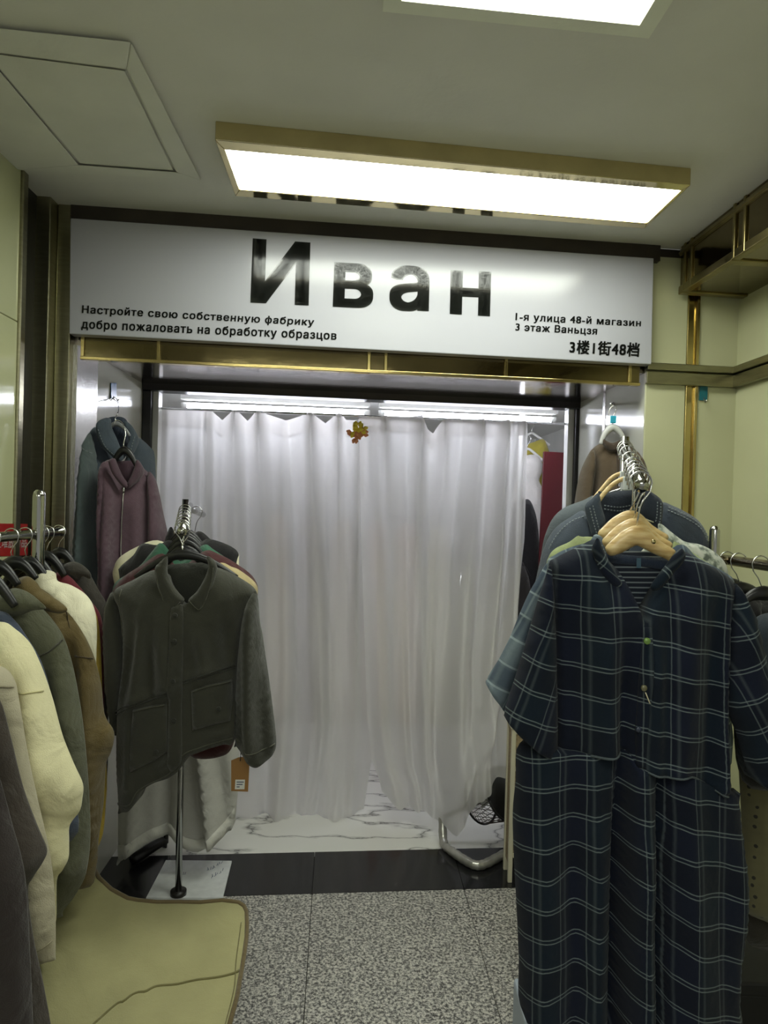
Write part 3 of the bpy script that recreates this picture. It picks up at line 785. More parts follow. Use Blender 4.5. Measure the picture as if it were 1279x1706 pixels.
for pts in ([(195, 1184), (212, 1173), (230, 1165), (262, 1153), (288, 1144), (306, 1134)], [(195, 1189), (212, 1179), (230, 1170), (262, 1158), (288, 1149), (306, 1139)], [(312, 1128), (330, 1122), (346, 1116), (370, 1109), (395, 1106)], [(312, 1132), (330, 1127), (346, 1121), (370, 1114), (395, 1111)]):
    mb = body.line(pts, .0022, .0, 6, mb)
mb.build('waist_seam', c_ol2, jk, True)
for pts, sd in (([(231, 1175), (260, 1167), (287, 1162), (289, 1205), (290, 1240), (268, 1256), (228, 1275), (229, 1220)], 11), ([(328, 1142), (350, 1134), (391, 1127), (391, 1165), (390, 1192), (362, 1199), (330, 1206), (329, 1170)], 12)):
    p = Sheet(pts, YJ, .006, R=.012, base=body, off=.002, na=.003, seed=sd, step=.011, closed_spline=False); p.build('pocket', c_ol, jk)
    mb = p.line([(pts[0][0] + 1, pts[0][1] + 2), (pts[1][0], pts[1][1] + 2), (pts[2][0] - 1, pts[2][1] + 2)], .0015, .001); mb.build('pocket_seam', c_st, jk, True)
    x, y = (pts[0][0] + pts[2][0]) / 2 + 12, max(q[1] for q in pts) - 34
    button(p, x, y, .0065, c_ol2, jk)
for px, py in ((302, 1020), (301, 1062), (300, 1125), (300, 1190)): button(pk, px, py, .0075, c_ol2, jk)
mb = body.line([(198, 1336), (226, 1328), (242, 1304), (290, 1278), (314, 1246), (345, 1234), (394, 1220)], .0016); mb.build('hem_stitching', c_st, jk, True); mb = body.line([(208, 980), (206, 1010), (209, 1060)], .0015); mb.build('armhole_stitching', c_st, jk, True)
# swing tag on the cuff
tg = thing('swing_tag', 'brown card swing tag with a small white price sticker hanging from the olive cuff', 'tag', at(400, 1318, 1.93))
cardm = mat('brown card', L(150, 110, 62), .7); stick = mat('white sticker', L(225, 225, 220), .5)
q4 = [at(385, 1267, 1.925), at(397, 1262, 1.925), at(416, 1260, 1.925), at(413, 1319, 1.925), at(385, 1318, 1.925)]
mb = MB(); mb.poly(q4, Vector((0, .0012, 0))); mb.build('card', cardm, tg)
mb = MB(); mb.quadslab([at(392, 1299, 1.9245), at(408, 1299, 1.9245), at(407, 1315, 1.9245), at(391, 1315, 1.9245)], Vector((0, .0006, 0))); stk = mb.build('sticker', stick, tg)
mb = MB()
for (y, x1) in ((1303, 406), (1307, 404), (1311, 399)): mb.quadslab([at(394, y - .8, 1.9242), at(x1, y - .8, 1.9242), at(x1, y + .8, 1.9242), at(394, y + .8, 1.9242)], Vector((0, .0002, 0)))
mb.build('print', pm, stk)
mb = MB(); mb.tube([at(402, 1238, 1.93), at(401, 1256, 1.924), at(400, 1268, 1.923)], .0012, 6); mb.build('string', M['black'], tg)

# hangers and garments behind it on the arm
def armL(k): return LA0.lerp(LA1, k)
axx = Vector((1, 0, 0))
plastic_hanger('black plastic hanger inside the dark olive jacket', YJ + .012, (225, 962), (306, 924), (395, 962), armL(.03) , axx, 'hangers on the chrome rack')
stuffL = [  # k, Y, name, label, rgb, outline
    (.12, 2.03, 'shirt', 'beige shirt showing as a thin strip behind the olive jacket shoulder', (176, 160, 118), [(300, 960), (362, 938), (385, 944), (402, 952), (428, 976), (424, 1010), (405, 1100), (400, 1200), (320, 1215), (230, 1200), (215, 1100), (212, 990), (240, 960)]),
    (.24, 2.10, 'shirt', 'dark maroon shirt behind the beige one on the chrome rack', (66, 26, 29), [(300, 945), (340, 918), (362, 922), (395, 940), (424, 965), (428, 1000), (402, 1100), (396, 1200), (385, 1248), (362, 1262), (330, 1264), (312, 1255), (240, 1200), (212, 1100), (190, 1010), (188, 985), (205, 962), (235, 942), (270, 922)]),
    (.38, 2.19, 'shirt', 'emerald green shirt behind the maroon one on the chrome rack', (52, 98, 76), [(300, 935), (338, 908), (356, 916), (390, 940), (405, 960), (400, 1050), (392, 1180), (260, 1190), (220, 1080), (186, 1005), (187, 985), (195, 968), (230, 945), (252, 920), (270, 905)]),
    (.52, 2.28, 'shirt', 'black shirt with folded shoulders behind the green one on the chrome rack', (24, 22, 24), [(300, 925), (340, 900), (350, 898), (380, 908), (397, 922), (393, 945), (390, 1040), (385, 1160), (250, 1160), (212, 1040), (199, 960), (200, 945), (222, 925), (236, 906), (262, 908), (285, 900)]),
    (.66, 2.37, 'shirt', 'cream shirt showing a pale sleeve edge behind the black shirt', (226, 220, 190), [(300, 915), (350, 905), (392, 918), (398, 935), (394, 1000), (380, 1150), (250, 1150), (205, 1020), (189, 965), (190, 945), (200, 928), (228, 911), (262, 900)]),
    (.80, 2.46, 'coat', 'black coat at the back of the chrome rack arm', (22, 20, 23), [(300, 905), (330, 885), (352, 900), (366, 915), (378, 960), (380, 1140), (250, 1140), (276, 1000), (272, 930), (274, 905), (278, 890), (286, 878)]),
]
for i, (k, Y, nm, lb, rgb, pts) in enumerate(stuffL):
    t = thing(nm, lb, nm, at(305, 1250, Y), 'garments on the chrome rack')
    s_ = Sheet(pts, Y, .03, R=.05, na=.008, nsc=(40, 120), seed=20 + i, step=.02); s_.build('body', cloth('rack cloth %d' % i, rgb, .15), t)
    h = armL(k); apx = [(306, 921), (307, 915), (308, 905), (308, 897), (308, 892), (308, 886)][i]
    plastic_hanger(['black plastic hanger carrying the beige shirt', 'black plastic hanger of the maroon shirt on the chrome rack arm', 'black plastic hanger carrying the green shirt', 'black plastic hanger carrying the black shirt', 'black plastic hanger carrying the cream shirt', 'black plastic hanger carrying the black coat'][i],
                   Y - .035, (apx[0] - 34 + i, apx[1] + 26), apx, (apx[0] + 36 - i, apx[1] + 26), h, axx, 'hangers on the chrome rack', side=1 if i % 2 else -1)
# long white dress on the rear arm
t = thing('dress', 'long white dress with a deep hem hanging behind the olive jacket', 'dress', at(290, 1420, 2.84))
dr = Sheet([(255, 1000), (300, 985), (350, 1000), (385, 1100), (398, 1240), (392, 1362), (378, 1384), (356, 1398), (335, 1410), (315, 1404), (290, 1386), (262, 1390), (228, 1408), (208, 1426), (198, 1424), (199, 1300), (215, 1150), (235, 1040)], 2.84, .05, R=.08, na=.012, nsc=(40, 200), seed=31, step=.024, open_=set(range(5, 14)),
           creases=[(330, 1150, 358, 1395, 8, .03), (240, 1150, 225, 1410, 10, .02), (285, 1200, 280, 1390, 10, -.02), (370, 1250, 382, 1380, 7, -.015)])
c_wd = cloth('white cotton', (196, 194, 188), .06, .1, .3)
dr.build('skirt', c_wd, t)
hm = Sheet([(199, 1404), (226, 1388), (262, 1370), (290, 1367), (316, 1385), (335, 1391), (356, 1378), (377, 1364), (392, 1342), (392, 1362), (378, 1384), (356, 1398), (335, 1410), (315, 1404), (290, 1386), (262, 1390), (228, 1408), (208, 1426), (199, 1424)], 2.84, .002, R=.004, base=dr, off=.002, na=0, step=.024, closed_spline=False, per=3); hm.build('hem_band', cloth('white hem', (214, 212, 204), .05), t)
plastic_hanger('black plastic hanger carrying the long white dress', 2.80, (268, 1002), (306, 985), (344, 1002), rear + Vector((0, -.1, .011)), axx, 'hangers on the chrome rack')

# ---------------- niche on the left: denim jacket and mauve jacket
c_dn = cloth('washed blue denim', (60, 69, 78), .3, .15, .45); c_dn2 = cloth('grey green denim', (72, 82, 82), .25, .15, .4)
c_mv = cloth('mauve twill', (84, 63, 73), .15, .25, .35); c_mv2 = cloth('mauve rib', (74, 54, 64), .15); c_ds = cloth('pale denim thread', (112, 120, 122), .1)
YD = 2.57; TD = dict(tilt=(.95, 0), tc=(190, 850))
t = thing('denim_jacket', 'worn blue denim jacket hanging on the niche wall behind the mauve jacket', 'jacket', at(190, 990, YD))
b1 = Sheet([(160, 712), (146, 726), (136, 760), (140, 830), (140, 985), (235, 990), (262, 985), (260, 860), (259, 790), (257, 757), (250, 745), (228, 728), (216, 745), (205, 770), (190, 752), (172, 735)], YD, .05, R=.07, na=.01, nsc=(30, 90), **TD, seed=41, step=.018); b1.build('body', c_dn, t)
s1 = Sheet([(150, 722), (138, 742), (132, 775), (127, 840), (121, 925), (120, 990), (140, 993), (163, 985), (164, 900), (163, 820), (160, 760)], YD - .05, .05, R=.05, na=.012, nsc=(25, 90), **TD, seed=42, step=.016, creases=[(148, 780, 140, 980, 5, .012)]); s1.build('sleeve', c_dn2, t)
k1 = Sheet([(160, 708), (173, 697), (184, 698), (186, 712), (196, 735), (206, 762), (196, 768), (178, 752), (166, 738)], YD - .075, .012, R=.02, na=.004, **TD, seed=43, step=.012); k1.build('collar', c_dn, t)
k2 = Sheet([(206, 703), (214, 704), (224, 716), (231, 734), (222, 756), (214, 762), (208, 756), (214, 735), (212, 718)], YD - .075, .012, R=.02, na=.004, **TD, seed=44, step=.012); k2.build('collar', c_dn, t)
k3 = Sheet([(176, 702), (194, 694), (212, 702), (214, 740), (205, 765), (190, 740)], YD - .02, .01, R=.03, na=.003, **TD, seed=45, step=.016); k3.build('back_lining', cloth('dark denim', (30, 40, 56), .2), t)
for sh, pts in ((b1, [(146, 735), (155, 760), (166, 775)]), (s1, [(140, 742), (150, 752), (162, 758)]), (k2, [(227, 728), (219, 755)]), (k1, [(166, 716), (178, 745), (200, 764)])):
    sh.dashes(pts, .0015, .002, 5).build('stitching', c_ds, t)
# wall hook sticker and hangers
wallx = FPX(189, 650, .40)
t = thing('wall_hook', 'small blue adhesive wall hook above the denim jacket', 'hook', wallx)
def niche_l(px, py, off=0.0): return onp(px, py, O + W * (uL + .002 + off), NS)
q = [niche_l(184, 638), niche_l(193, 638), niche_l(193, 664), niche_l(184, 664)]
mb = MB(); mb.quadslab(q, NS * .003); mb.build('sticker', M['bluehook'], t)
hc = niche_l(189, 660, .008); mb = MB(); mb.tube([hc, hc - ZV * .012, hc - ZV * .02 + NS * .012, hc - ZV * .012 + NS * .022], .0025, 8); mb.build('prong', M['wire'], t, True)
def wire_hanger(label, Y, hookpts, bar, mt, r=.006):
    t = thing('clothes_hanger', label, 'hanger', at(*bar[len(bar) // 2], Y))
    p, _ = spl([at(x, y, Y) for x, y in bar], 6); n = len(p)
    mb = MB(); mb.tube(p, [r * (.8 + .8 * (1 - abs(2 * i / (n - 1) - 1))) for i in range(n)], 10, sq=.7); mb.build('shoulder_bar', mt, t, True)
    p, _ = spl([at(*h) for h in hookpts], 6); mb = MB(); mb.tube(p, .002, 6); mb.build('hook', M['wire'], t, True)
    return t
hy = hc.y
wire_hanger('grey hanger carrying the blue denim jacket', YD - .04, [(184, 668, hy), (190, 662, hy), (196, 668, hy), (197, 685, YD - .02), (192, 697, YD - .04), (193, 706, YD - .04)], [(168, 728), (180, 714), (193, 706), (206, 713), (216, 726)], mat('grey plastic', L(120, 122, 124), .3))
YM = 2.47; TM = dict(tilt=(.7, 0), tc=(215, 850))
t = thing('jacket', 'mauve zip jacket with a ribbed collar hanging in front of the blue denim jacket', 'jacket', at(215, 1010, YM))
b2 = Sheet([(183, 766), (168, 776), (163, 800), (162, 860), (163, 930), (168, 1010), (225, 1015), (266, 1005), (268, 930), (270, 860), (262, 812), (257, 796), (242, 783), (228, 770), (222, 784), (213, 808), (203, 795), (192, 778)], YM, .05, R=.07, na=.008, nsc=(30, 100), **TM, seed=51, step=.017, creases=[(190, 800, 183, 1000, 7, .014), (205, 830, 200, 1000, 8, -.01), (232, 810, 238, 1000, 9, .01)]); b2.build('body', c_mv, t)
s2 = Sheet([(246, 788), (258, 797), (266, 825), (273, 860), (280, 895), (281, 940), (262, 960), (248, 950), (246, 900), (246, 840)], YM - .03, .05, R=.05, na=.008, nsc=(20, 80), **TM, seed=52, step=.016); s2.build('sleeve', c_mv, t)
s3 = Sheet([(176, 770), (166, 778), (163, 800), (161, 860), (162, 930), (168, 1000), (178, 1005), (180, 930), (178, 860), (179, 800)], YM - .02, .04, R=.04, na=.008, nsc=(20, 80), **TM, seed=53, step=.016); s3.build('sleeve', c_mv, t)
k = Sheet([(181, 768), (191, 764), (197, 778), (206, 796), (213, 806), (212, 814), (202, 808), (192, 796), (185, 784)], YM - .06, .010, R=.014, na=.002, **TM, seed=54, step=.011); k.build('collar', c_mv2, t)
k = Sheet([(228, 766), (236, 774), (240, 786), (232, 800), (222, 808), (214, 814), (212, 806), (219, 792), (224, 778)], YM - .06, .010, R=.014, na=.002, **TM, seed=55, step=.011); k.build('collar', c_mv2, t)
k = Sheet([(190, 772), (205, 768), (228, 770), (226, 790), (213, 812), (200, 792)], YM + .02, .008, R=.03, na=.002, **TM, seed=56, step=.016); k.build('back_lining', cloth('mauve lining', (66, 46, 56), .1), t)
zm = mat('zip metal', L(190, 188, 186), .25, 1)
mb = b2.line([(213, 812), (213, 840), (210, 870), (208, 905), (209, 940), (206, 1000)], .0024, .002); z = mb.build('zip', zm, t, True)
c = b2.pos(213, 818, .006); mb = MB(); mb.tube([c + ZV * .012, c - ZV * .012], .005, 8, sq=.5); mb.tube([c - ZV * .012, c - ZV * .035], .003, 8, sq=.5); mb.build('zip_pull', zm, z, True)
wire_hanger('black plastic hanger inside the mauve zip jacket', YM - .02, [(190, 706, YM), (194, 700, YM), (204, 705, YM), (209, 722, YM - .01), (206, 738, YM - .02), (206, 750, YM - .02)], [(186, 778), (195, 760), (206, 750), (217, 757), (228, 778)], M['blackp'], .009)

# ---------------- rail along the left wall
RX, RZ = -.85, 1.43
def onrail(px): return Vector((RX, -RX * FPXL / (592 - px), 0))
yp = 1.88
t = thing('rail_stand', 'chrome clothes rail standing along the cream wall panel beside the red sign', 'clothes rail', (RX, yp, 0))
rz = at(98, 886, 2.04).z
def XL(Y): return at(98, 886, 2.04).x + (2.04 - Y) * tan_d
tan_d = math.tan(aD)
mb = MB(); mb.tube([Vector((XL(2.05), 2.05, rz)), Vector((XL(.35), .35, rz))], .0125, 16); mb.build('rail', M['chrome'], t, True)
mb = MB(); e = Vector((XL(2.05), 2.05, rz)); mb.tube([e, e + Vector((0, .012, 0))], .014, 16); mb.build('end_cap', M['chrome'], t, True)
for Y in (yp, .6):
    px_ = XL(Y) + .012
    mb = MB(); mb.tube([Vector((px_, Y, 0)), Vector((px_, Y, 1.5)), Vector((px_, Y, 1.512)), Vector((px_, Y, 1.518))], [.0165, .0165, .014, .008], 18); mb.build('post', M['chrome'], t, True)
    mb = MB(); mb.tube([Vector((px_ - .12, Y, .02)), Vector((px_ + .12, Y, .02))], .014, 10); mb.build('foot', M['chrome'], t, True)
LRG = 'garments on the long left rail'
def lrail(nm, cat, lb, rgb, Y, pts, thick=.04, seed=1, creases=(), sleeves=(), extra=(), hang=None, R=.07, na=.008, hood=None, var=.15):
    t = thing(nm, lb, cat, at(pts[0][0], 1400, Y), LRG)
    cm = cloth(lb[:24], rgb, var)
    s_ = Sheet(pts, Y, thick, back=.016, R=R, na=na, nsc=(35, 150), seed=seed, step=.018, creases=creases); s_.build('body', cm, t)
    for k, (p, dy) in enumerate(sleeves):
        q = Sheet(p, Y + dy, .045, R=.05, na=na, nsc=(30, 100), seed=seed + 50 + k, step=.016, creases=creases); q.build('sleeve', cm, t)
    for k, (p, dy) in enumerate(extra):
        q = Sheet(p, Y + dy, .03, back=.02, R=.05, na=.006, nsc=(30, 40), seed=seed + 70 + k, step=.014); q.build('hood', cm, t)
    return t, s_, cm
lrail('jacket', 'jacket', 'charcoal jacket with a folded collar at the far end of the left rail', (56, 52, 46), 2.045, [(95, 945), (108, 938), (125, 944), (148, 956), (165, 985), (178, 1010), (182, 1060), (180, 1140), (178, 1300), (160, 1400), (60, 1400), (40, 1200), (50, 1000)], .03, 61, extra=[([(104, 945), (118, 936), (135, 940), (150, 954), (150, 964), (138, 960), (130, 966), (112, 960)], -.04)])
lrail('shirt', 'shirt', 'maroon shirt beside the charcoal jacket on the left rail', (92, 22, 34), 1.98, [(60, 975), (90, 955), (112, 958), (130, 975), (150, 1000), (168, 1028), (172, 1080), (172, 1200), (150, 1300), (60, 1300), (30, 1150), (40, 1020)], .025, 62)
lrail('shirt', 'shirt', 'mustard yellow shirt showing as a thin strip beside the cream jacket', (186, 160, 66), 1.94, [(50, 990), (90, 970), (125, 985), (150, 1005), (163, 1035), (168, 1090), (172, 1200), (178, 1290), (176, 1340), (168, 1400), (140, 1420), (40, 1400), (20, 1150), (30, 1030)], .025, 63)
lrail('jacket', 'jacket', 'cream cotton jacket with a stand collar in the middle of the left rail', (228, 223, 196), 1.835, [(40, 985), (60, 955), (78, 950), (92, 955), (96, 968), (118, 975), (142, 990), (156, 1012), (161, 1045), (160, 1100), (158, 1200), (150, 1320), (40, 1320), (10, 1150), (20, 1030)], .035, 64, creases=[(100, 985, 120, 1010, 6, .01), (130, 1030, 140, 1100, 8, .012), (90, 1000, 150, 1005, 4, -.008)])
t, s_, cm = lrail('hooded_jacket', 'jacket', 'brown olive hooded jacket in front of the cream cotton jacket', (92, 78, 44), 1.765, [(20, 985), (50, 975), (80, 988), (110, 1018), (135, 1050), (155, 1090), (168, 1140), (174, 1190), (188, 1215), (190, 1232), (184, 1255), (176, 1275), (172, 1340), (164, 1400), (160, 1445), (140, 1480), (20, 1460), (-30, 1200), (-15, 1040)], .04, 65, creases=[(115, 1020, 130, 1120, 8, -.012), (150, 1110, 156, 1400, 9, .014), (130, 1120, 138, 1420, 6, -.014)],
      extra=[([(20, 985), (28, 966), (45, 960), (60, 970), (72, 985), (100, 1003), (112, 1016), (100, 1022), (80, 1018), (60, 1012), (35, 1002)], -.05)])
c_bs2 = cloth('brown seam', (66, 54, 34), .1)
s_.line([(122, 1092), (140, 1090), (158, 1096)], .002).build('seam', c_bs2, t, True); s_.line([(112, 1018), (122, 1060), (128, 1110), (140, 1300)], .0016).build('seam', c_bs2, t, True)
t, s_, cm = lrail('hooded_jacket', 'jacket', 'grey green hooded jacket between the navy and the brown garments', (82, 83, 64), 1.68, [(-60, 1010), (0, 985), (30, 984), (60, 1005), (85, 1030), (105, 1060), (120, 1105), (133, 1170), (142, 1240), (148, 1320), (150, 1400), (143, 1455), (126, 1490), (105, 1518), (90, 1528), (-40, 1500), (-90, 1250)], .045, 66, creases=[(100, 1075, 108, 1200, 8, .009), (120, 1130, 130, 1440, 9, .009), (92, 1090, 110, 1420, 6, -.014), (105, 1420, 140, 1440, 12, .01)],
      extra=[([(-40, 1005), (0, 990), (22, 980), (45, 986), (66, 1002), (76, 1014), (55, 1017), (30, 1026), (-20, 1030)], -.055)])
mb = s_.line([(78, 1087), (95, 1080), (108, 1064)], .002); mb.build('seam', cloth('grey green seam', (62, 60, 48), .1), t, True)
lrail('jacket', 'jacket', 'navy blue jacket showing as a strip behind the pale cream jacket', (66, 74, 92), 1.59, [(-60, 1030), (0, 1018), (25, 1035), (45, 1062), (65, 1095), (78, 1130), (86, 1165), (94, 1200), (110, 1250), (118, 1310), (120, 1400), (-40, 1420), (-100, 1200)], .03, 67)
t, s_, cm = lrail('jacket', 'jacket', 'pale cream cotton jacket with a full sleeve near the front of the left rail', (226, 219, 178), 1.515, [(-120, 1060), (-60, 1045), (0, 1036), (25, 1048), (50, 1072), (70, 1112), (88, 1165), (104, 1225), (122, 1270), (138, 1306), (137, 1330), (132, 1352), (116, 1374), (115, 1400), (114, 1430), (104, 1450), (94, 1468), (93, 1532), (84, 1530), (60, 1440), (-60, 1500), (-160, 1250)], .05, 68, var=.06, R=.08, na=.012, creases=[(55, 1100, 85, 1300, 10, .016), (40, 1120, 72, 1400, 7, -.012), (85, 1240, 130, 1320, 12, .012), (70, 1340, 120, 1370, 10, -.012), (95, 1360, 105, 1440, 9, .014)])
c_cs = cloth('cream seam', (190, 182, 134), .05)
s_.line([(38, 1146), (58, 1143), (80, 1147)], .002).build('seam', c_cs, t, True); s_.line([(45, 1145), (55, 1220), (68, 1310), (82, 1430), (89, 1525)], .002).build('seam', c_cs, t, True)
t, s_, cm = lrail('shirt', 'shirt', 'grey beige shirt with a long cuffed sleeve in front of the cream jacket', (182, 174, 150), 1.40, [(-150, 1130), (-60, 1105), (0, 1110), (22, 1130), (30, 1160), (45, 1250), (62, 1330), (78, 1400), (88, 1460), (92, 1530), (92, 1590), (92, 1597), (90, 1599), (68, 1606), (64, 1606), (62, 1600), (52, 1540), (40, 1470), (10, 1440), (-80, 1500), (-180, 1300)], .035, 69, var=.05, R=.05, creases=[(20, 1160, 70, 1560, 6, .012)])
c_be = cloth('beige seam', (140, 132, 108), .05)
s_.line([(-5, 1141), (10, 1139), (26, 1143)], .002).build('seam', c_be, t, True); s_.line([(62, 1572), (91, 1562)], .0018).build('cuff_seam', c_be, t, True)
lrail('coat', 'coat', 'dark brown coat with a wide pointed sleeve beside the grey beige cuffed shirt', (58, 50, 43), 1.30, [(-220, 1160), (-100, 1120), (-30, 1135), (0, 1168), (18, 1230), (38, 1310), (62, 1375), (78, 1414), (72, 1435), (55, 1462), (46, 1485), (55, 1560), (72, 1640), (88, 1740), (88, 1800), (-100, 1800), (-260, 1500)], .05, 70, R=.08, na=.012, creases=[(20, 1300, 50, 1450, 12, .014), (30, 1480, 60, 1760, 12, .014), (10, 1440, 40, 1760, 8, -.014)])
lrail('coat', 'coat', 'black brown coat nearest the viewer on the left rail', (42, 34, 32), 1.18, [(-300, 1250), (-150, 1190), (-60, 1200), (-20, 1240), (0, 1300), (22, 1380), (38, 1440), (45, 1500), (50, 1600), (56, 1740), (56, 1830), (-200, 1830), (-330, 1600)], .045, 71, R=.08, na=.01)
hk = [(97, 2.04, (66, 962), (97, 922), (124, 945), 'black plastic hanger carrying the charcoal jacket'), (75, 1.965, (40, 980), (76, 928), (108, 960), 'black plastic hanger on the left rail carrying the maroon shirt'), (53, 1.93, (10, 985), (58, 935), (100, 985), 'black plastic hanger carrying the mustard shirt'),
      (41, 1.83, (0, 985), (45, 938), (78, 965), 'black plastic hanger carrying the cream cotton jacket'), (22, 1.755, (-30, 985), (22, 938), (60, 965), 'black plastic hanger carrying the brown olive hooded jacket'), (-8, 1.665, (-70, 1005), (-8, 945), (30, 975), 'black plastic hanger carrying the grey green hooded jacket'),
      (-30, 1.585, (-90, 1030), (-30, 955), (25, 1010), 'black plastic hanger carrying the navy jacket')]
for px, Y, a, b, c, lb in hk:
    rc = Vector((XL(Y), Y, rz)); 
    plastic_hanger(lb, Y, a, b, c, rc + ZV * .0, axx, 'hangers on the left rail', r=.011, hr=.0185)
# red notice on the wall panel
def wallL(px, py, off=0.0): return onp(px, py, O + W * (wl - .012) + NS * (.002 + off), NS)
q = [wallL(-60, 871), wallL(46, 873), wallL(46, 925), wallL(-60, 929)]
t = thing('notice_sign', 'red notice with white Chinese characters on the cream wall panel behind the rail', 'sign', q[2])
mb = MB(); mb.quadslab(q, NS * -.0015); mb.build('plate', M['red'], t)
SPACE[0] = 1.05
mb = place_text('禁止堆放物品', [(-19, 896), (45, 895), (45, 912), (-19, 914)], lambda x, y: wallL(x, y, .001), .012); mb.build('lettering', M['whitep'], t)

# ---------------- khaki canvas chair
c_kh = cloth('khaki canvas', (160, 155, 112), .08, .15, .3); c_pp = cloth('brown piping', (104, 90, 62), .1)
ch = thing('canvas_chair', 'khaki canvas sling chair with brown piping on the granite floor beside the left rail', 'chair', onz(240, 1650, 0))
YC = 1.72
def chy(px, py): return -.05 * exp(-((px - 130) / 130) ** 2) * max(0, (1600 - py) / 150)
seat = Sheet([(112, 1440), (135, 1442), (158, 1447), (175, 1470), (200, 1488), (230, 1499), (300, 1503), (370, 1500), (398, 1503), (411, 1518), (411, 1560), (404, 1610), (395, 1660), (380, 1715), (365, 1790), (200, 1830), (60, 1830), (60, 1640), (92, 1520)], YC, .035, R=.16, tilt=(.0, -1.1), na=.012, nsc=(120, 90), seed=80, step=.02, fn=lambda x, y: .0,
             creases=[(150, 1540, 240, 1600, 22, -.007), (185, 1480, 300, 1590, 26, .006), (120, 1520, 170, 1660, 14, .006), (310, 1560, 395, 1600, 30, .008), (200, 1560, 250, 1625, 10, .005), (160, 1580, 215, 1645, 9, .005)])
seat.build('seat', c_kh, ch)
mb = MB(); pth = [seat.pos(x, y) for x, y in ((158, 1447), (166, 1459), (175, 1470), (187, 1480), (200, 1488), (214, 1495), (230, 1499), (262, 1502), (300, 1503), (335, 1502), (370, 1500), (385, 1500.5), (398, 1503), (407, 1509), (411, 1518), (412, 1538), (411, 1560), (408, 1585), (404, 1610), (395, 1660), (380, 1715))]
mb.tube(pth, .0055, 8); mb.build('piping', c_pp, ch, True)
mb = seat.line([(402, 1608), (350, 1612), (300, 1620), (260, 1628), (220, 1645), (180, 1675), (140, 1710)], .003, .0, 8); mb = seat.line([(404, 1530), (398, 1580), (392, 1640), (372, 1720)], .0015, .001, 8, mb); mb.build('seam', cloth('khaki seam', (112, 106, 66), .1), ch, True)
sp = [seat.pos(170, 1478), seat.pos(390, 1515), seat.pos(370, 1740), seat.pos(90, 1740)]
for p in sp:
    q = p + Vector((0, .02, -.02)); cx = onz(240, 1650, 0)
    mb = MB(); f = Vector((q.x * .75 + cx.x * .25, q.y * .75 + cx.y * .25, 0)); mb.tube([q, f], .010, 10); mb.build('leg', M['black'], ch, True)

# ================================================================== rack on the right: plaid dress in front
RA0, RA1 = at(1068, 808, 1.42), at(1040, 745, 2.05)
rr = thing('clothes_rack', 'chrome waterfall arm rack carrying the plaid dress and the denim shirts', 'clothes rack', (RA1.x, RA1.y, 0))
mb = MB(); mb.tube([RA1, RA0], .0125, 16); d_ = (RA0 - RA1).normalized(); mb.tube([RA0, RA0 + d_ * .01], .014, 16); mb.build('arm', M['chrome'], rr, True)
mb = MB(); mb.tube([Vector((RA1.x, RA1.y, 0)), RA1 + ZV * .03], .0125, 14); mb.build('post', M['chrome'], rr, True)
mb = MB(); mb.disc(Vector((RA1.x, RA1.y, .012)), ZV, .16, .024, 24); mb.build('foot_plate', M['black'], rr, True)
def armR(Y): 
    k = (Y - RA0.y) / (RA1.y - RA0.y); return RA0.lerp(RA1, k)

def plaid(name, base, cols, px_, py_, wx, wy, line, dbl, tint, tintb):
    """woven check: UV in metres"""
    mt = mat(name, L(*base), .9, 0, 0, spec=.15, sheen=.06); g = NT(mt); N, K = g.N, g.K
    uv = N.new('ShaderNodeUVMap'); sp = N.new('ShaderNodeSeparateXYZ'); K.new(uv.outputs[0], sp.inputs[0]); x, y = sp.outputs[0], sp.outputs[1]
    wob = N.new('ShaderNodeTexNoise'); wob.inputs['Scale'].default_value = 9; K.new(uv.outputs[0], wob.inputs['Vector'])
    wv = g.math('MULTIPLY', g.math('SUBTRACT', wob.outputs['Fac'], .5), .016)
    y = g.math('ADD', y, wv); x = g.math('ADD', x, g.math('MULTIPLY', wv, .35))
    cur = L(*base)
    bx = g.band(x, px_ * 2, px_ * .5, px_ * .45, .006); by = g.band(y, py_ * 2, py_ * .5, py_ * .45, .006)
    cur = g.mix(g.math('MULTIPLY', bx, .75), cur, L(*tint)); cur = g.mix(g.math('MULTIPLY', by, .6), cur, L(*tintb))
    for (c, w_) in dbl: 
        cur = g.mix(g.math('MULTIPLY', g.band(y, py_, c, wy, .0005), w_), cur, L(*line))
    cur = g.mix(g.math('MULTIPLY', g.band(x, px_, 0, wx, .0007), .3), cur, L(*line))
    cur = g.mix(g.math('MULTIPLY', g.band(x, px_, px_ * .22, wx * 2.4, .002), .12), cur, L(*line))
    nz = g.noise(uv.outputs[0], 900, 2); f = g.math('ADD', .72, g.math('MULTIPLY', nz, .56))
    sc_ = N.new('ShaderNodeVectorMath'); sc_.operation = 'SCALE'; K.new(cur, sc_.inputs[0]); K.new(f, sc_.inputs['Scale'])
    K.new(sc_.outputs[0], N['Principled BSDF'].inputs['Base Color'])
    n2 = g.noise(uv.outputs[0], 16, 3); bp = N.new('ShaderNodeBump'); bp.inputs['Strength'].default_value = .4; bp.inputs['Distance'].default_value = .014; K.new(n2, bp.inputs['Height'])
    b2 = N.new('ShaderNodeBump'); b2.inputs['Strength'].default_value = .3; b2.inputs['Distance'].default_value = .002; K.new(nz, b2.inputs['Height']); K.new(bp.outputs[0], b2.inputs['Normal'])
    K.new(b2.outputs[0], N['Principled BSDF'].inputs['Normal']); return mt
c_pl = plaid('navy plaid', (19, 25, 42), None, .057, .0585, .0010, .0011, (134, 146, 148), [(-.0038, .5), (.0038, .5)], (18, 31, 42), (14, 19, 31))
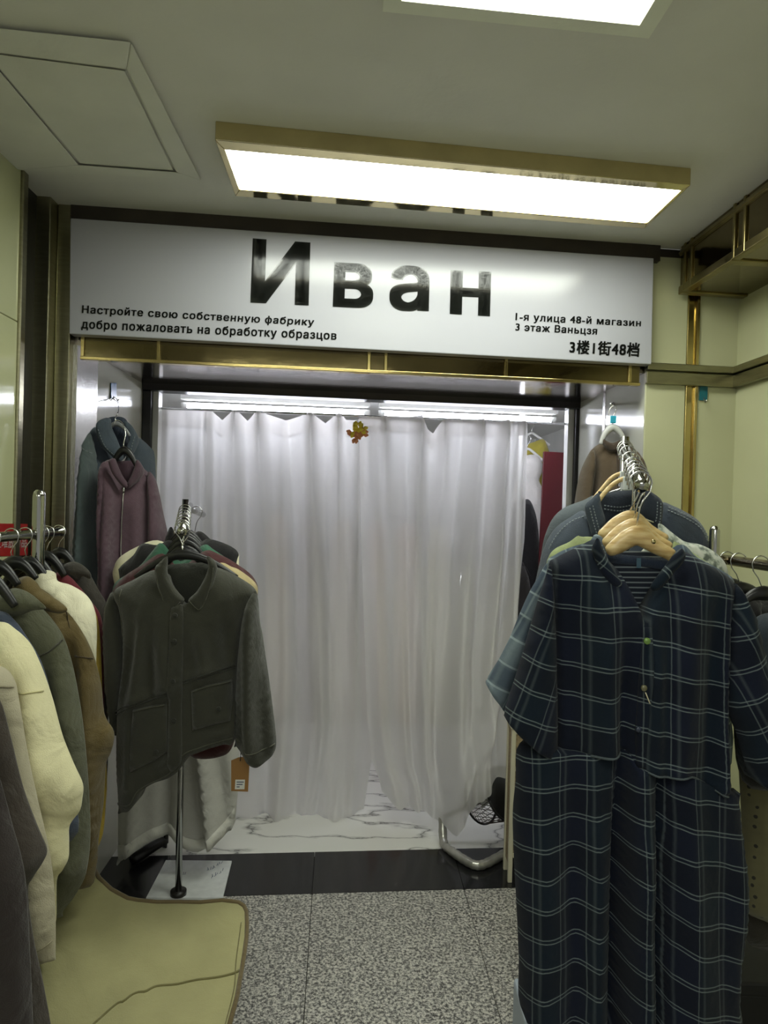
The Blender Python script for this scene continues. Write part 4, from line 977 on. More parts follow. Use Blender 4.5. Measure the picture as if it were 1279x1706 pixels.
c_lp = plaid('pale blue plaid', (74, 86, 100), None, .05, .05, .0016, .002, (158, 172, 176), [(0, .6)], (112, 124, 132), (52, 64, 82))
c_bs = mat('navy striped lining', L(22, 28, 44), .9); g = NT(c_bs); uv = g.N.new('ShaderNodeUVMap'); sp = g.N.new('ShaderNodeSeparateXYZ'); g.K.new(uv.outputs[0], sp.inputs[0])
cur = g.mix(g.math('MULTIPLY', g.band(sp.outputs[1], .0105, 0, .0014, .0005), .6), L(22, 28, 42), L(150, 160, 164)); g.K.new(cur, g.N['Principled BSDF'].inputs['Base Color'])
YP = 1.45
RG = 'garments on the chrome arm rack'
dress = thing('plaid_dress', 'navy plaid shirt dress with pale check lines on the foremost wooden hanger', 'dress', at(1050, 1706, YP), RG)
uvP = lambda px, py: ((px - 1052) * YP / FPXL, -(py - 1057) * YP / FPXL)
kw = dict(uvf=lambda px, py: ((px - 1052 + .02 * (py - 1057) * (1 if px > 1052 else -.4)) * YP / FPXL, -(py - 1057 - (px - 1052) * (.20 if px > 1052 else .02)) * YP / FPXL))
bodyP = Sheet([(996, 899), (960, 912), (928, 928), (914, 940), (918, 985), (923, 1050), (926, 1142), (928, 1210), (930, 1246), (965, 1247), (1000, 1244), (1032, 1242), (1044, 1262), (1062, 1269), (1096, 1276), (1130, 1277), (1168, 1300), (1214, 1326), (1212, 1280), (1207, 1217), (1206, 1142), (1211, 1060), (1216, 1010), (1224, 974), (1205, 955), (1175, 938), (1134, 918), (1112, 945), (1090, 975), (1074, 1002), (1058, 1032), (1046, 1005), (1033, 975), (1014, 935)],
              YP, .055, back=.028, R=.10, na=.010, nsc=(60, 160), seed=90, step=.011, per=4, open_={8, 9, 10, 11, 12, 13, 14, 15, 16, 27, 28, 29, 30, 31, 32},
              creases=[(985, 960, 1000, 1240, 22, .010), (945, 980, 950, 1240, 14, -.008), (1030, 1060, 1026, 1240, 10, -.010), (1075, 1030, 1070, 1270, 14, .012), (1130, 980, 1110, 1270, 22, .012), (1180, 980, 1165, 1290, 16, -.012), (1205, 990, 1190, 1300, 12, .012)], **kw)
bodyP.build('bodice', c_pl, dress)
uvS = lambda rot, cx, cy: (lambda px, py: (((px - cx) * cos(rot) + (py - cy) * sin(rot)) * YP / FPXL, -(-(px - cx) * sin(rot) + (py - cy) * cos(rot)) * YP / FPXL))
slP = Sheet([(916, 942), (904, 975), (892, 1012), (878, 1062), (864, 1110), (851, 1150), (840, 1190), (852, 1208), (868, 1224), (895, 1246), (924, 1258), (929, 1232), (928, 1142), (925, 1040), (922, 985)], YP - .015, .045, back=.03, R=.05, na=.008, nsc=(40, 90), seed=91, step=.011, open_={6, 7, 8, 9}, uvf=uvS(.36, 900, 1050)); slP.build('sleeve', c_pl, dress)
srP = Sheet([(1222, 972), (1240, 990), (1256, 1028), (1270, 1080), (1288, 1140), (1306, 1210), (1322, 1285), (1300, 1305), (1279, 1316), (1262, 1302), (1246, 1287), (1234, 1245), (1224, 1214), (1210, 1176), (1207, 1110), (1212, 1040), (1216, 1000)], YP - .015, .045, R=.05, na=.008, nsc=(40, 90), seed=92, step=.011, open_={6, 7, 8, 9}, uvf=uvS(-.45, 1250, 1100)); srP.build('sleeve', c_pl, dress)
skP = Sheet([(866, 1238), (930, 1243), (965, 1243), (1000, 1240), (1032, 1240), (1044, 1260), (1062, 1266), (1096, 1272), (1130, 1274), (1168, 1296), (1214, 1318), (1228, 1320), (1233, 1370), (1240, 1430), (1245, 1486), (1241, 1545), (1234, 1600), (1232, 1660), (1230, 1724), (1150, 1736), (1060, 1744), (1010, 1738), (950, 1722), (900, 1700), (866, 1673), (864, 1598), (860, 1505), (856, 1430), (854, 1355), (859, 1300)],
            YP, .05, back=.03, R=.07, na=.012, nsc=(60, 220), seed=93, step=.012, per=4, open_=set(range(0, 11)) | set(range(18, 24)),
            creases=[(893, 1260, 897, 1690, 22, .008), (940, 1250, 950, 1700, 20, -.010), (980, 1250, 984, 1700, 14, .010), (1024, 1250, 1018, 1700, 11, -.040), (1056, 1270, 1056, 1710, 17, .014), (1088, 1280, 1086, 1710, 8, -.034), (1125, 1290, 1140, 1710, 24, .010), (1190, 1320, 1200, 1710, 24, -.006)],
            uvf=lambda px, py: ((px - 1052) * YP / FPXL * 1.08, -(py - 1057 - (px - 1052) * (.20 + .14 * max(0, py - 1270) / 430) * (1 if px > 1052 else 0) - max(0, 950 - px) * .12) * YP / FPXL)); skP.build('skirt', c_pl, dress)
mb = bodyP.line([(930, 1244), (965, 1245), (1000, 1242), (1032, 1240)], .0022, .0, 6); mb.build('waist_seam', c_pl, dress, True)
mb = bodyP.line([(1044, 1260), (1062, 1267), (1096, 1274), (1130, 1275), (1168, 1298), (1212, 1322)], .0022, .0, 6); mb.build('waist_seam', c_pl, dress, True)
kl = Sheet([(986, 918), (990, 903), (996, 897), (1004, 915), (1014, 935), (1026, 956), (1036, 971), (1034, 981), (1022, 978), (1008, 966), (998, 948)], YP - .045, .009, R=.012, na=.003, seed=94, step=.009, uvf=uvS(-.9, 1000, 940)); kl.build('collar', c_pl, dress)
kr = Sheet([(1134, 914), (1141, 922), (1138, 936), (1124, 952), (1112, 968), (1100, 980), (1088, 984), (1084, 976), (1096, 958), (1110, 940), (1122, 924)], YP - .045, .009, R=.012, na=.003, seed=95, step=.009, uvf=uvS(.9, 1100, 940)); kr.build('collar', c_pl, dress)
lin = Sheet([(1000, 922), (1040, 918), (1085, 920), (1128, 930), (1118, 960), (1090, 1000), (1062, 1040), (1040, 1005), (1015, 955)], YP + .026, .010, R=.05, na=.004, seed=96, step=.014); lin.build('back_lining', c_bs, dress)
yk = Sheet([(1002, 922), (1060, 926), (1126, 934), (1116, 950), (1060, 942), (1010, 936)], YP + .026, .003, R=.01, base=lin, off=.001, na=0, step=.012); yk.build('yoke', cloth('navy yoke', (34, 44, 62), .1), dress)
lb = [yk.pos(1056, 929, .003), yk.pos(1063, 929, .003), yk.pos(1062, 945, .004), yk.pos(1055, 945, .004)]
mb = MB(); mb.quadslab(lb, Vector((0, .0008, 0))); mb.build('neck_label', cloth('teal label', (70, 96, 112), .05), dress)
pkt = Sheet([(1052, 1036), (1064, 1036), (1066, 1090), (1062, 1150), (1058, 1210), (1056, 1262), (1044, 1262), (1043, 1200), (1046, 1130), (1049, 1080)], YP, .003, R=.01, base=bodyP, off=.001, na=0, step=.010, closed_spline=False, uvf=uvP); pkt.build('placket', c_pl, dress)
gb, bb = mat('green button', L(110, 142, 70), .3), mat('olive button', L(108, 104, 78), .3)
button(pkt, 1056, 1057, .0065, gb, dress, 'pale green button'); button(pkt, 1052, 1132, .0062, bb, dress, 'olive button with a loose thread'); button(pkt, 1046, 1200, .0058, mat('navy button', L(52, 58, 74), .3), dress)
p = pkt.pos(1053, 1138, .004); mb = MB(); mb.tube([p, p + Vector((.004, -.002, -.010)), p + Vector((.009, -.001, -.021))], .0011, 6); mb.build('thread', cloth('cream thread', (210, 200, 170)), dress, True)

def wood_hanger(label, Y, shift, railY, clear=True):
    sx, sy = shift
    pts = [(1006, 914), (1014, 903), (1030, 888), (1045, 879), (1056, 875.5), (1066, 876), (1078, 882), (1094, 898), (1108, 908), (1122, 917), (1121, 927), (1118, 937), (1104, 930), (1088, 923), (1070, 914), (1058, 909), (1046, 914), (1030, 922), (1014, 926)]
    pts = [(x + sx, y + sy) for x, y in pts]
    t = thing('wooden_hanger', label, 'hanger', at(1060 + sx, 890 + sy, Y), 'wooden hangers on the arm rack')
    h = Sheet(pts, Y, .009, R=.010, na=0, step=.011); h.build('shoulder_bar', M['wood'], t)
    top = at(1058 + sx, 878 + sy, Y); rc = armR(railY)
    mb = MB(); mb.tube(hook_path(rc, .0235, top, 1, Vector((1, 0, 0))), .0019, 8); mb.build('hook', M['wire'], t, True)
    c = h.pos(1083 + sx, 902 + sy, 0); mb = MB(); mb.disc(c, (0, 1, 0), .0045, .003, 14); mb.build('screw', M['brassf'], t, True)
    return t
wood_hanger('foremost pale wooden hanger, inside the navy plaid dress', YP - .005, (2, 0), 1.44)
wood_hanger('second pale wooden hanger, carrying the pale blue plaid shirt', 1.50, (-3, -12), 1.49)
wood_hanger('third pale wooden hanger, carrying the green striped shirt', 1.555, (-10, -25), 1.54)

# pale blue plaid shirt behind
t = thing('plaid_shirt', 'pale blue plaid shirt whose sleeve and shoulder show beside the navy plaid dress', 'shirt', at(1050, 1300, 1.52), RG)
lpb = Sheet([(1000, 893), (980, 903), (950, 912), (925, 924), (911, 940), (918, 1000), (925, 1150), (930, 1300), (1200, 1300), (1205, 1100), (1212, 1000), (1222, 968), (1200, 950), (1160, 928), (1128, 908), (1060, 960)], 1.525, .02, back=.015, R=.05, na=.005, seed=101, step=.018); lpb.build('body', c_lp, t)
lps = Sheet([(912, 938), (896, 962), (880, 990), (864, 1026), (850, 1060), (832, 1096), (811, 1132), (815, 1150), (828, 1168), (842, 1184), (854, 1158), (872, 1105), (888, 1050), (904, 1000), (914, 965)], 1.53, .028, back=.02, R=.04, na=.007, nsc=(30, 80), seed=102, step=.012, open_={6, 7, 8}, uvf=uvS(.5, 850, 1060)); lps.build('sleeve', c_lp, t)
# green striped shirt
c_gr = cloth('pale green stripe', (140, 150, 104), .25, .2, .3, vscale=40)
t = thing('shirt', 'pale green shirt with a pointed shoulder peeking out behind the blue plaid', 'shirt', at(1050, 1300, 1.58), RG)
s_ = Sheet([(1000, 900), (968, 894), (962, 893), (948, 903), (925, 914), (914, 928), (911, 950), (922, 1050), (930, 1300), (1190, 1300), (1205, 1000), (1212, 962), (1190, 945), (1150, 918), (1124, 902), (1118, 908), (1060, 950)], 1.58, .02, back=.015, R=.05, na=.006, seed=103, step=.018); s_.build('body', c_gr, t)
# floral shirt
c_fl = mat('pale floral cotton', L(178, 182, 172), .9, sheen=.2); g = NT(c_fl); tc = g.N.new('ShaderNodeTexCoord')
vo = g.N.new('ShaderNodeTexNoise'); vo.inputs['Scale'].default_value = 55; vo.inputs['Detail'].default_value = 3; g.K.new(tc.outputs['Object'], vo.inputs['Vector'])
g.K.new(g.ramp(vo.outputs['Fac'], [(.36, L(92, 100, 92)), (.46, L(150, 158, 146)), (.52, L(190, 194, 184)), (.7, L(206, 206, 198))]), g.N['Principled BSDF'].inputs['Base Color'])
t = thing('shirt', 'pale grey floral shirt showing a shoulder between the green and denim shirts', 'shirt', at(1050, 1300, 1.64), RG)
s_ = Sheet([(1000, 905), (960, 905), (930, 925), (922, 950), (930, 1300), (1190, 1300), (1208, 1000), (1213, 968), (1208, 940), (1190, 920), (1165, 907), (1140, 902), (1120, 888), (1098, 872), (1092, 890), (1050, 930)], 1.64, .022, back=.015, R=.05, na=.007, seed=104, step=.018); s_.build('body', c_fl, t)
# denim shirt
YN = 1.79
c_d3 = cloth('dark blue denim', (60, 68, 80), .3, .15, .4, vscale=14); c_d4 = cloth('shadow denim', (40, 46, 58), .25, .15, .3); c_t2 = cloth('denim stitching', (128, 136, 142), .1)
t = thing('denim_shirt', 'dark blue denim shirt with a stitched collar on tubular hangers behind the wooden ones', 'shirt', at(1050, 1300, YN), RG)
dn = Sheet([(975, 852), (950, 862), (925, 880), (908, 908), (896, 950), (886, 1000), (878, 1050), (868, 1110), (870, 1150), (900, 1180), (930, 1300), (1160, 1300), (1175, 1100), (1186, 980), (1183, 925), (1178, 895), (1165, 870), (1140, 852), (1105, 838), (1092, 850), (1060, 900), (1030, 930), (1004, 890)], YN, .045, back=.03, R=.08, na=.009, nsc=(50, 120), seed=110, step=.016, creases=[(925, 900, 890, 1100, 12, .012), (960, 900, 950, 1050, 20, .01)]); dn.build('body', c_d3, t)
k = Sheet([(974, 845), (984, 832), (997, 822), (1002, 845), (1008, 866), (1004, 880), (988, 894), (982, 878)], YN - .055, .010, R=.014, na=.003, seed=111, step=.011); k.build('collar', c_d3, t)
mb = k.dashes([(980, 846), (986, 870), (992, 890)], .0014, .001, 5); mb = k.dashes([(985, 842), (991, 866), (997, 886)], .0014, .001, 5, mb); mb.build('stitching', c_t2, t)
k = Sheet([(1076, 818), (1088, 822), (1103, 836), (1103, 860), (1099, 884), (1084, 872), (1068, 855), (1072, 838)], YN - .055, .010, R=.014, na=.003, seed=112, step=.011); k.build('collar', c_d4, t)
mb = k.dashes([(1098, 838), (1097, 862), (1094, 878)], .0014, .001, 5); mb = k.dashes([(1092, 836), (1091, 858), (1088, 872)], .0014, .001, 5, mb); mb.build('stitching', c_t2, t)
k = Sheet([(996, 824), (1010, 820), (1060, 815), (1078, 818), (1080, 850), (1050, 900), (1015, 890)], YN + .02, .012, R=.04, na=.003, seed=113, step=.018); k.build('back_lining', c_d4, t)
mb = k.dashes([(1004, 842), (1030, 845), (1062, 838)], .0016, .002, 5); mb = k.dashes([(1004, 848), (1030, 851), (1062, 845)], .0016, .002, 5, mb); mb.build('band_stitching', c_t2, t)
mb = dn.dashes([(972, 858), (945, 870), (922, 892), (908, 918)], .0016, .002, 5.5); mb.build('shoulder_stitching', c_t2, t)
mb = dn.dashes([(1106, 845), (1135, 858), (1160, 875), (1176, 900)], .0016, .002, 5.5); mb = dn.dashes([(1104, 850), (1133, 863), (1158, 880), (1172, 904)], .0016, .002, 5.5, mb); mb.build('shoulder_stitching', c_t2, t)
t = thing('shirt', 'faded grey blue denim shirt behind the dark denim shirt on the arm rack', 'shirt', at(1050, 1300, 1.92), RG)
s_ = Sheet([(1000, 826), (970, 834), (940, 846), (922, 862), (910, 886), (903, 915), (898, 980), (905, 1200), (1150, 1200), (1178, 1000), (1176, 920), (1165, 885), (1140, 858), (1100, 836), (1050, 860)], 1.92, .03, R=.06, na=.008, seed=115, step=.02); s_.build('body', cloth('faded denim', (80, 87, 93), .3, .15, .4), t)
def tubular(label, Y, pts, railY, clip=None):
    t = thing('tubular_hanger', label, 'hanger', at(*pts[len(pts) // 2], Y), 'tubular hangers on the arm rack')
    p, _ = spl([at(x, y, Y) for x, y in pts], 7); mb = MB(); mb.tube(p, .0058, 10); mb.build('shoulder_bar', M['wood'], t, True)
    tp = at(*pts[len(pts) // 2], Y); mb = MB(); mb.tube(hook_path(armR(railY), .023, tp, 1), .0018, 8); mb.build('hook', M['wire'], t, True)
    if clip:
        a, b, c_, d_2 = [at(x, y, Y - .012) for x, y in clip]; mb = MB(); mb.quadslab([a, b, c_, d_2], Vector((0, .022, 0))); mb.build('clip', M['clearp'], t, bevel=.003)
    return t
tubular('front tubular wood hanger with a white plastic clip inside the dark denim shirt', YN - .03, [(992, 842), (1006, 822), (1022, 806), (1038, 798), (1052, 797), (1062, 803), (1072, 816), (1080, 832)], 1.76, [(1039, 794), (1056, 793), (1055, 817), (1038, 817)])
tubular('rear tubular wood hanger carrying the faded grey blue shirt', 1.89, [(985, 836), (1000, 818), (1018, 797), (1034, 789), (1048, 788), (1060, 796), (1072, 812), (1084, 830)], 1.88, [(1034, 785), (1050, 785), (1049, 800), (1033, 800)])
# loose hooks further along the arm
for i, Y in enumerate((1.60, 1.66, 1.96, 2.01)):
    rc = armR(Y); lbs = ('steel hanger hook just behind the wooden hangers, for the floral shirt', 'steel hanger hook behind the floral shirt, with a narrow grey bar', 'thin steel hanger near the back of the arm', 'rearmost steel hanger on the arm')
    t = thing('steel_hanger', lbs[i], 'hanger', rc - ZV * .1, 'steel hangers on the arm rack')
    tp = rc - ZV * .11; mb = MB(); mb.tube(hook_path(rc, .0225, tp, -1 if i % 2 else 1), .0017, 8); mb.build('hook', M['wire'], t, True)
    mb = MB(); mb.tube([tp + Vector((-.05, 0, -.018)), tp, tp + Vector((.05, 0, -.018))], .003, 8); mb.build('shoulder_bar', M['wire'], t, True)

# ---------------- brown jacket in the niche on the right
YB = 2.66
c_br = cloth('brown cotton', (84, 70, 54), .15, .25, .4); c_br2 = cloth('brown facing', (62, 50, 40), .1)
TB = dict(tilt=(-.55, 0), tc=(1020, 800))
t = thing('brown_jacket', 'brown collarless jacket hanging in the pale niche behind the denim shirts', 'jacket', at(1020, 1000, YB))
b3 = Sheet([(1002, 738), (985, 750), (978, 775), (976, 830), (975, 900), (975, 1000), (1060, 1000), (1080, 960), (1083, 860), (1082, 812), (1076, 780), (1064, 758), (1045, 738), (1036, 742), (1018, 745), (1008, 742)], YB, .05, R=.07, na=.008, nsc=(25, 90), step=.018, creases=[(1022, 760, 1022, 990, 5, .01), (996, 770, 994, 990, 6, .01), (1050, 760, 1060, 990, 9, .012)], seed=121, **TB); b3.build('body', c_br, t)
s_ = Sheet([(988, 748), (974, 768), (964, 795), (958, 830), (952, 880), (950, 960), (975, 965), (982, 900), (986, 830), (992, 780)], YB - .04, .045, R=.045, na=.01, nsc=(20, 50), step=.016, seed=122, **TB); s_.build('sleeve', c_br, t)
s_ = Sheet([(1058, 752), (1072, 766), (1081, 795), (1085, 840), (1086, 930), (1072, 960), (1068, 860), (1064, 790)], YB - .03, .035, R=.04, na=.01, nsc=(20, 50), step=.016, seed=123, **TB); s_.build('sleeve', c_br, t)
k = Sheet([(1002, 730), (1020, 738), (1042, 728), (1046, 738), (1036, 750), (1018, 752), (1006, 744)], YB - .05, .012, R=.015, na=.003, step=.012, seed=124, **TB); k.build('collar', c_br2, t)
k = Sheet([(1019, 752), (1026, 752), (1027, 860), (1026, 980), (1018, 980), (1019, 860)], YB, .004, R=.008, base=b3, off=.002, na=0, step=.014); k.build('placket', c_br2, t)
def niche_r(px, py, off=0.0): return onp(px, py, O + W * (uR - .002 - off), NS)
hy2 = 2.66
gh = wire_hanger('grey hanger with a cyan size clip carrying the brown jacket', YB - .03, [(1013, 692, hy2), (1016, 681, hy2), (1023, 676, hy2), (1026, 684, hy2), (1021, 695, hy2), (1020, 712, YB - .03)], [(1000, 740), (1008, 722), (1020, 712), (1032, 720), (1042, 738)], mat('light grey plastic', L(200, 200, 200), .3), .009)
cy = mat('cyan clip', L(50, 160, 190), .3)
c = at(1021, 699, YB - .035); mb = MB(); mb.box(c.x - .011, c.x + .011, c.y - .006, c.y + .006, c.z - .014, c.z + .014); o = mb.build('size_clip', cy, gh, bevel=.003); o['label'] = 'cyan size clip'
hk2 = niche_r(1021, 674, .0); t = thing('wall_hook', 'bare steel wall hook holding the brown jacket in the pale niche', 'hook', hk2)
mb = MB(); hp = at(1019, 677, hy2); mb.tube([hk2, hp + ZV * .004, hp + Vector((-.006, 0, .012))], .003, 8); mb.build('prong', M['wire'], t, True)
mb = MB(); mb.disc(hk2, NS, .010, .004, 14); mb.build('rosette', M['wire'], t)
# blue hook on the cream wall
t = thing('wall_hook', 'small teal adhesive hook on the cream wall below the steel rail band', 'hook', FPX(1171, 655, 0))
q = [FPX(1165, 644, -.0), FPX(1178, 645, -.0), FPX(1177, 667, -.0), FPX(1164, 667, -.0)]
mb = MB(); mb.quadslab(q, NF * -.003); mb.build('sticker', mat('teal sticker', L(24, 104, 116), .3), t)
c = FPX(1172, 662, -.004); mb = MB(); mb.tube([c, c - ZV * .012 - NF * .004, c - ZV * .022 - NF * .014, c - ZV * .012 - NF * .022], .0025, 8); mb.build('prong', M['wire'], t, True)

# ---------------- rail along the right wall with dark clothes
yq = 1.74
pr = at(1190, 900, yq); rzr = at(1240, 937, 1.68).z
def XR(Y): return at(1240, 937, 1.68).x - (Y - 1.68) * tan_d
t = thing('rail_stand', 'dull steel clothes rail and post by the cream wall behind the plaid dress', 'clothes rail', (XR(yq), yq, 0))
stl = mat('worn steel', L(150, 140, 124), .22, 1.0)
mb = MB(); mb.tube([Vector((XR(1.78), 1.78, rzr)), Vector((XR(.7), .7, rzr))], .0125, 14); mb.build('rail', stl, t, True)
for Y in (yq, .85):
    x = at(1190, 900, yq).x if Y == yq else XR(Y) - .01
    zt_ = at(1190, 876, yq).z
    mb = MB(); mb.tube([Vector((x, Y, 0)), Vector((x, Y, zt_ - .012)), Vector((x, Y, zt_ - .004)), Vector((x, Y, zt_))], [.0125, .0125, .010, .005], 16); mb.build('post', M['chrome'], t, True)
    mb = MB(); mb.tube([Vector((x - .12, Y, .02)), Vector((x + .02, Y, .02))], .013, 10); mb.build('foot', stl, t, True)
mb = MB(); a = at(1190, 935, yq); mb.tube([Vector((at(1190, 900, yq).x, yq, rzr)), Vector((XR(yq), yq, rzr))], .011, 10); mb.build('joint', stl, t, True)
RR = 'dark garments on the wall rail'
for i, (Y, nm, lb, rgb, pts) in enumerate((
    (1.72, 'shirt', 'dark bottle green shirt at the far end of the steel wall rail', (30, 40, 36), [(1225, 985), (1240, 975), (1262, 985), (1290, 1000), (1310, 1100), (1310, 1290), (1232, 1290), (1222, 1100)]),
    (1.655, 'shirt', 'black knitted top with a thick collar on the steel wall rail', (32, 31, 31), [(1225, 1010), (1238, 1000), (1262, 1000), (1290, 1005), (1330, 1030), (1340, 1200), (1330, 1300), (1236, 1300), (1226, 1120)]),
    (1.575, 'shirt', 'slate blue grey top on the steel wall rail beside the plaid sleeve', (44, 52, 60), [(1228, 1060), (1246, 1040), (1275, 1022), (1320, 1030), (1360, 1090), (1370, 1290), (1240, 1290), (1230, 1150)]))):
    t = thing(nm, lb, nm, at(1260, 1290, Y), RR); s_ = Sheet(pts, Y, .03, R=.05, na=.01, nsc=(25, 50), seed=130 + i, step=.018); cm = cloth('wall rail cloth %d' % i, rgb, .2); s_.build('body', cm, t)
    if i == 1: k = Sheet([(1234, 1010), (1246, 998), (1264, 1000), (1268, 1012), (1262, 1032), (1250, 1038), (1238, 1028)], Y - .04, .022, R=.025, na=.006, nsc=(12, 12), seed=139, step=.01); k.build('collar', cm, t)
for i, (px, lb) in enumerate(((1214, 'black plastic hanger carrying the bottle green shirt'), (1233, 'black plastic hanger carrying the black knitted top'), (1270, 'black plastic hanger carrying the slate blue grey top'))):
    Y = (at(1240, 937, 1.68).x + 1.68 * tan_d) / ((px - 639.5) / FPXL * 1.0 + tan_d + .0); Y = max(1.5, min(1.77, Y))
    ys = (978, 985, 992)[i]
    plastic_hanger(lb, Y - .0, (px - 44, ys + 26), (px + 2, ys - 4), (px + 46, ys + 26), Vector((XR(Y), Y, rzr)), axx, 'hangers on the wall rail', r=.010, hr=.020, side=-1)
# spotted olive garment and dark carton below
c_sp = mat('spotted olive fabric', L(96, 92, 62), .85, sheen=.2); g = NT(c_sp); tc = g.N.new('ShaderNodeTexCoord'); vo = g.N.new('ShaderNodeTexVoronoi'); vo.inputs['Scale'].default_value = 42; vo.inputs['Randomness'].default_value = .35; g.K.new(tc.outputs['Object'], vo.inputs['Vector'])
g.K.new(g.ramp(vo.outputs['Distance'], [(.17, L(28, 26, 20)), (.22, L(100, 95, 64)), (.9, L(92, 87, 58))]), g.N['Principled BSDF'].inputs['Base Color'])
t = thing('spotted_dress', 'olive dress with small dark spots hanging under the plaid sleeve', 'dress', at(1260, 1540, 1.69), RR)
s_ = Sheet([(1228, 1180), (1260, 1170), (1330, 1180), (1340, 1350), (1335, 1530), (1300, 1545), (1276, 1535), (1258, 1528), (1244, 1518), (1238, 1480), (1236, 1380)], 1.69, .028, R=.05, na=.012, nsc=(30, 120), seed=140, step=.016); s_.build('body', c_sp, t)
t = thing('skirt', 'dark brown skirt hem showing below the spotted olive dress', 'skirt', at(1260, 1580, 1.70), RR)
s_ = Sheet([(1236, 1400), (1330, 1400), (1335, 1575), (1300, 1585), (1262, 1580), (1242, 1562), (1236, 1500)], 1.735, .018, R=.04, na=.008, nsc=(30, 100), seed=141, step=.02); s_.build('body', cloth('dark brown wool', (44, 40, 32), .25), t)
cb = mat('black carton', L(16, 15, 15), .6, var=.2)
q = at(1240, 1700, 1.70)
t = thing('storage_box', 'black storage box on the floor below the dark skirt', 'box', (q.x + .2, 1.85, 0))
mb = MB(); mb.box(q.x, q.x + .36, 1.77, 2.0, 0, .30); mb.build('box', cb, t, bevel=.006)
mb = MB(); mb.box(q.x - .008, q.x + .368, 1.762, 2.008, .30, .335); mb.build('lid', cb, t, bevel=.006)
mb = MB(); mb.tube([Vector((q.x + .13, 1.77, .20)), Vector((q.x + .15, 1.753, .20)), Vector((q.x + .21, 1.753, .20)), Vector((q.x + .23, 1.77, .20))], .006, 8); mb.build('handle', M['black'], t, True)
# pale paper bag under the plaid dress
q0 = onz(868, 1720, .02)
wbm = mat('pale blue carton', L(176, 186, 200), .5)
t = thing('carton', 'pale blue carton on the granite floor under the plaid dress hem', 'carton', (q0.x + .11, q0.y + .02, 0))
c0 = at(872, 1690, 1.62); c1 = at(905, 1690, 1.62)
mb = MB(); mb.box(c0.x, c0.x + .10, 1.60, 1.75, 0, c0.z - .0); mb.build('box', wbm, t, bevel=.008)
mb = MB(); mb.box(c0.x - .002, c0.x + .102, 1.598, 1.64, c0.z - .05, c0.z + .002); mb.build('flap', wbm, t, bevel=.004)

# ---------------- floor fan with tubular base
fx = onz(808, 1410, 0)
YF = 3.16
ctr = at(840, 1322, 3.10)
axv = Vector((.64, -.62, .45)).normalized(); sdv = axv.cross(ZV).normalized(); upv = sdv.cross(axv).normalized()
t = thing('floor_fan', 'round wire cage floor fan on a bent tube stand under the draped curtain', 'fan', (ctr.x, ctr.y, 0))
cagem = mat('dark wire', L(70, 62, 56), .3, .6)
Rf, Df = .112, .14
mb = MB()
def ringp(r, d, n=36): return [ctr + axv * d + (sdv * cos(2 * pi * k / n) + upv * sin(2 * pi * k / n)) * r for k in range(n + 1)]
for d in (-Df, 0.0): mb.tube(ringp(Rf * (1.0 if d == 0 else .93), d), .005, 8)
mb.build('rim', M['blackp'], t, True)
mb = MB(); n = 30
for sgn in (1, -1):
    for k in range(n):
        pth = []
        for j in range(7):
            q = j / 6; a = 2 * pi * (k + sgn * q * 1.8) / n; pth.append(ctr - axv * (Df * q) + (sdv * cos(a) + upv * sin(a)) * Rf * (1 - .07 * q))
        mb.tube(pth, .0013, 4)
for sgn in (1,):
    for k in range(n):
        a = 2 * pi * k / n; mb.tube([ctr - axv * Df + (sdv * cos(a) + upv * sin(a)) * Rf * .93, ctr - axv * (Df + .03) + (sdv * cos(a) + upv * sin(a)) * Rf * .5, ctr - axv * (Df + .035)], .0013, 4)
mb.build('cage', cagem, t, True)
mb = MB(); mb.tube([ctr - axv * .01, ctr + axv * .004], Rf * .97, 36); mb.build('front_guard', M['blackp'], t, True)
mb = MB(); mb.tube([ctr - axv * .09, ctr - axv * .03], [.03, .026], 16); mb.build('hub', M['blackp'], t, True)
for k in range(4):
    a = k * pi / 2; e1 = sdv * cos(a) + upv * sin(a); e2 = -sdv * sin(a) + upv * cos(a); c = ctr - axv * .06
    mb = MB(); mb.add([c + e1 * .02 - e2 * .012, c + e1 * .095 - e2 * .03 - axv * .012, c + e1 * .098 + e2 * .03 + axv * .012, c + e1 * .02 + e2 * .014] + [c + e1 * .02 - e2 * .012 + axv * .002, c + e1 * .095 - e2 * .03 - axv * .010, c + e1 * .098 + e2 * .03 + axv * .014, c + e1 * .02 + e2 * .014 + axv * .002], [(0, 1, 2, 3), (7, 6, 5, 4), (0, 4, 5, 1), (1, 5, 6, 2), (2, 6, 7, 3), (3, 7, 4, 0)]); mb.build('blade', M['whitep'], t)
wrap = mat('plastic wrapped steel', L(170, 168, 160), .22, .55, .6, 30, .2, 20)
rt = .019
pts = [at(737, 1362, 3.2), onz(739, 1404, rt), onz(752, 1418, rt), onz(772, 1432, rt), onz(790, 1441, rt), onz(806, 1440, rt), onz(830, 1428, rt), onz(858, 1412, rt), onz(880, 1400, rt)]
pp, _ = spl(pts, 7); mb = MB(); mb.tube(pp, [rt * (1 + .06 * sin(i * 1.9)) for i in range(len(pp))], 14); mb.build('tube_stand', wrap, t, True)
mb = MB(); mb.tube([at(737, 1362, 3.2), ctr - axv * Df * .5 + sdv * -Rf], .012, 10); mb.build('fork', wrap, t, True)
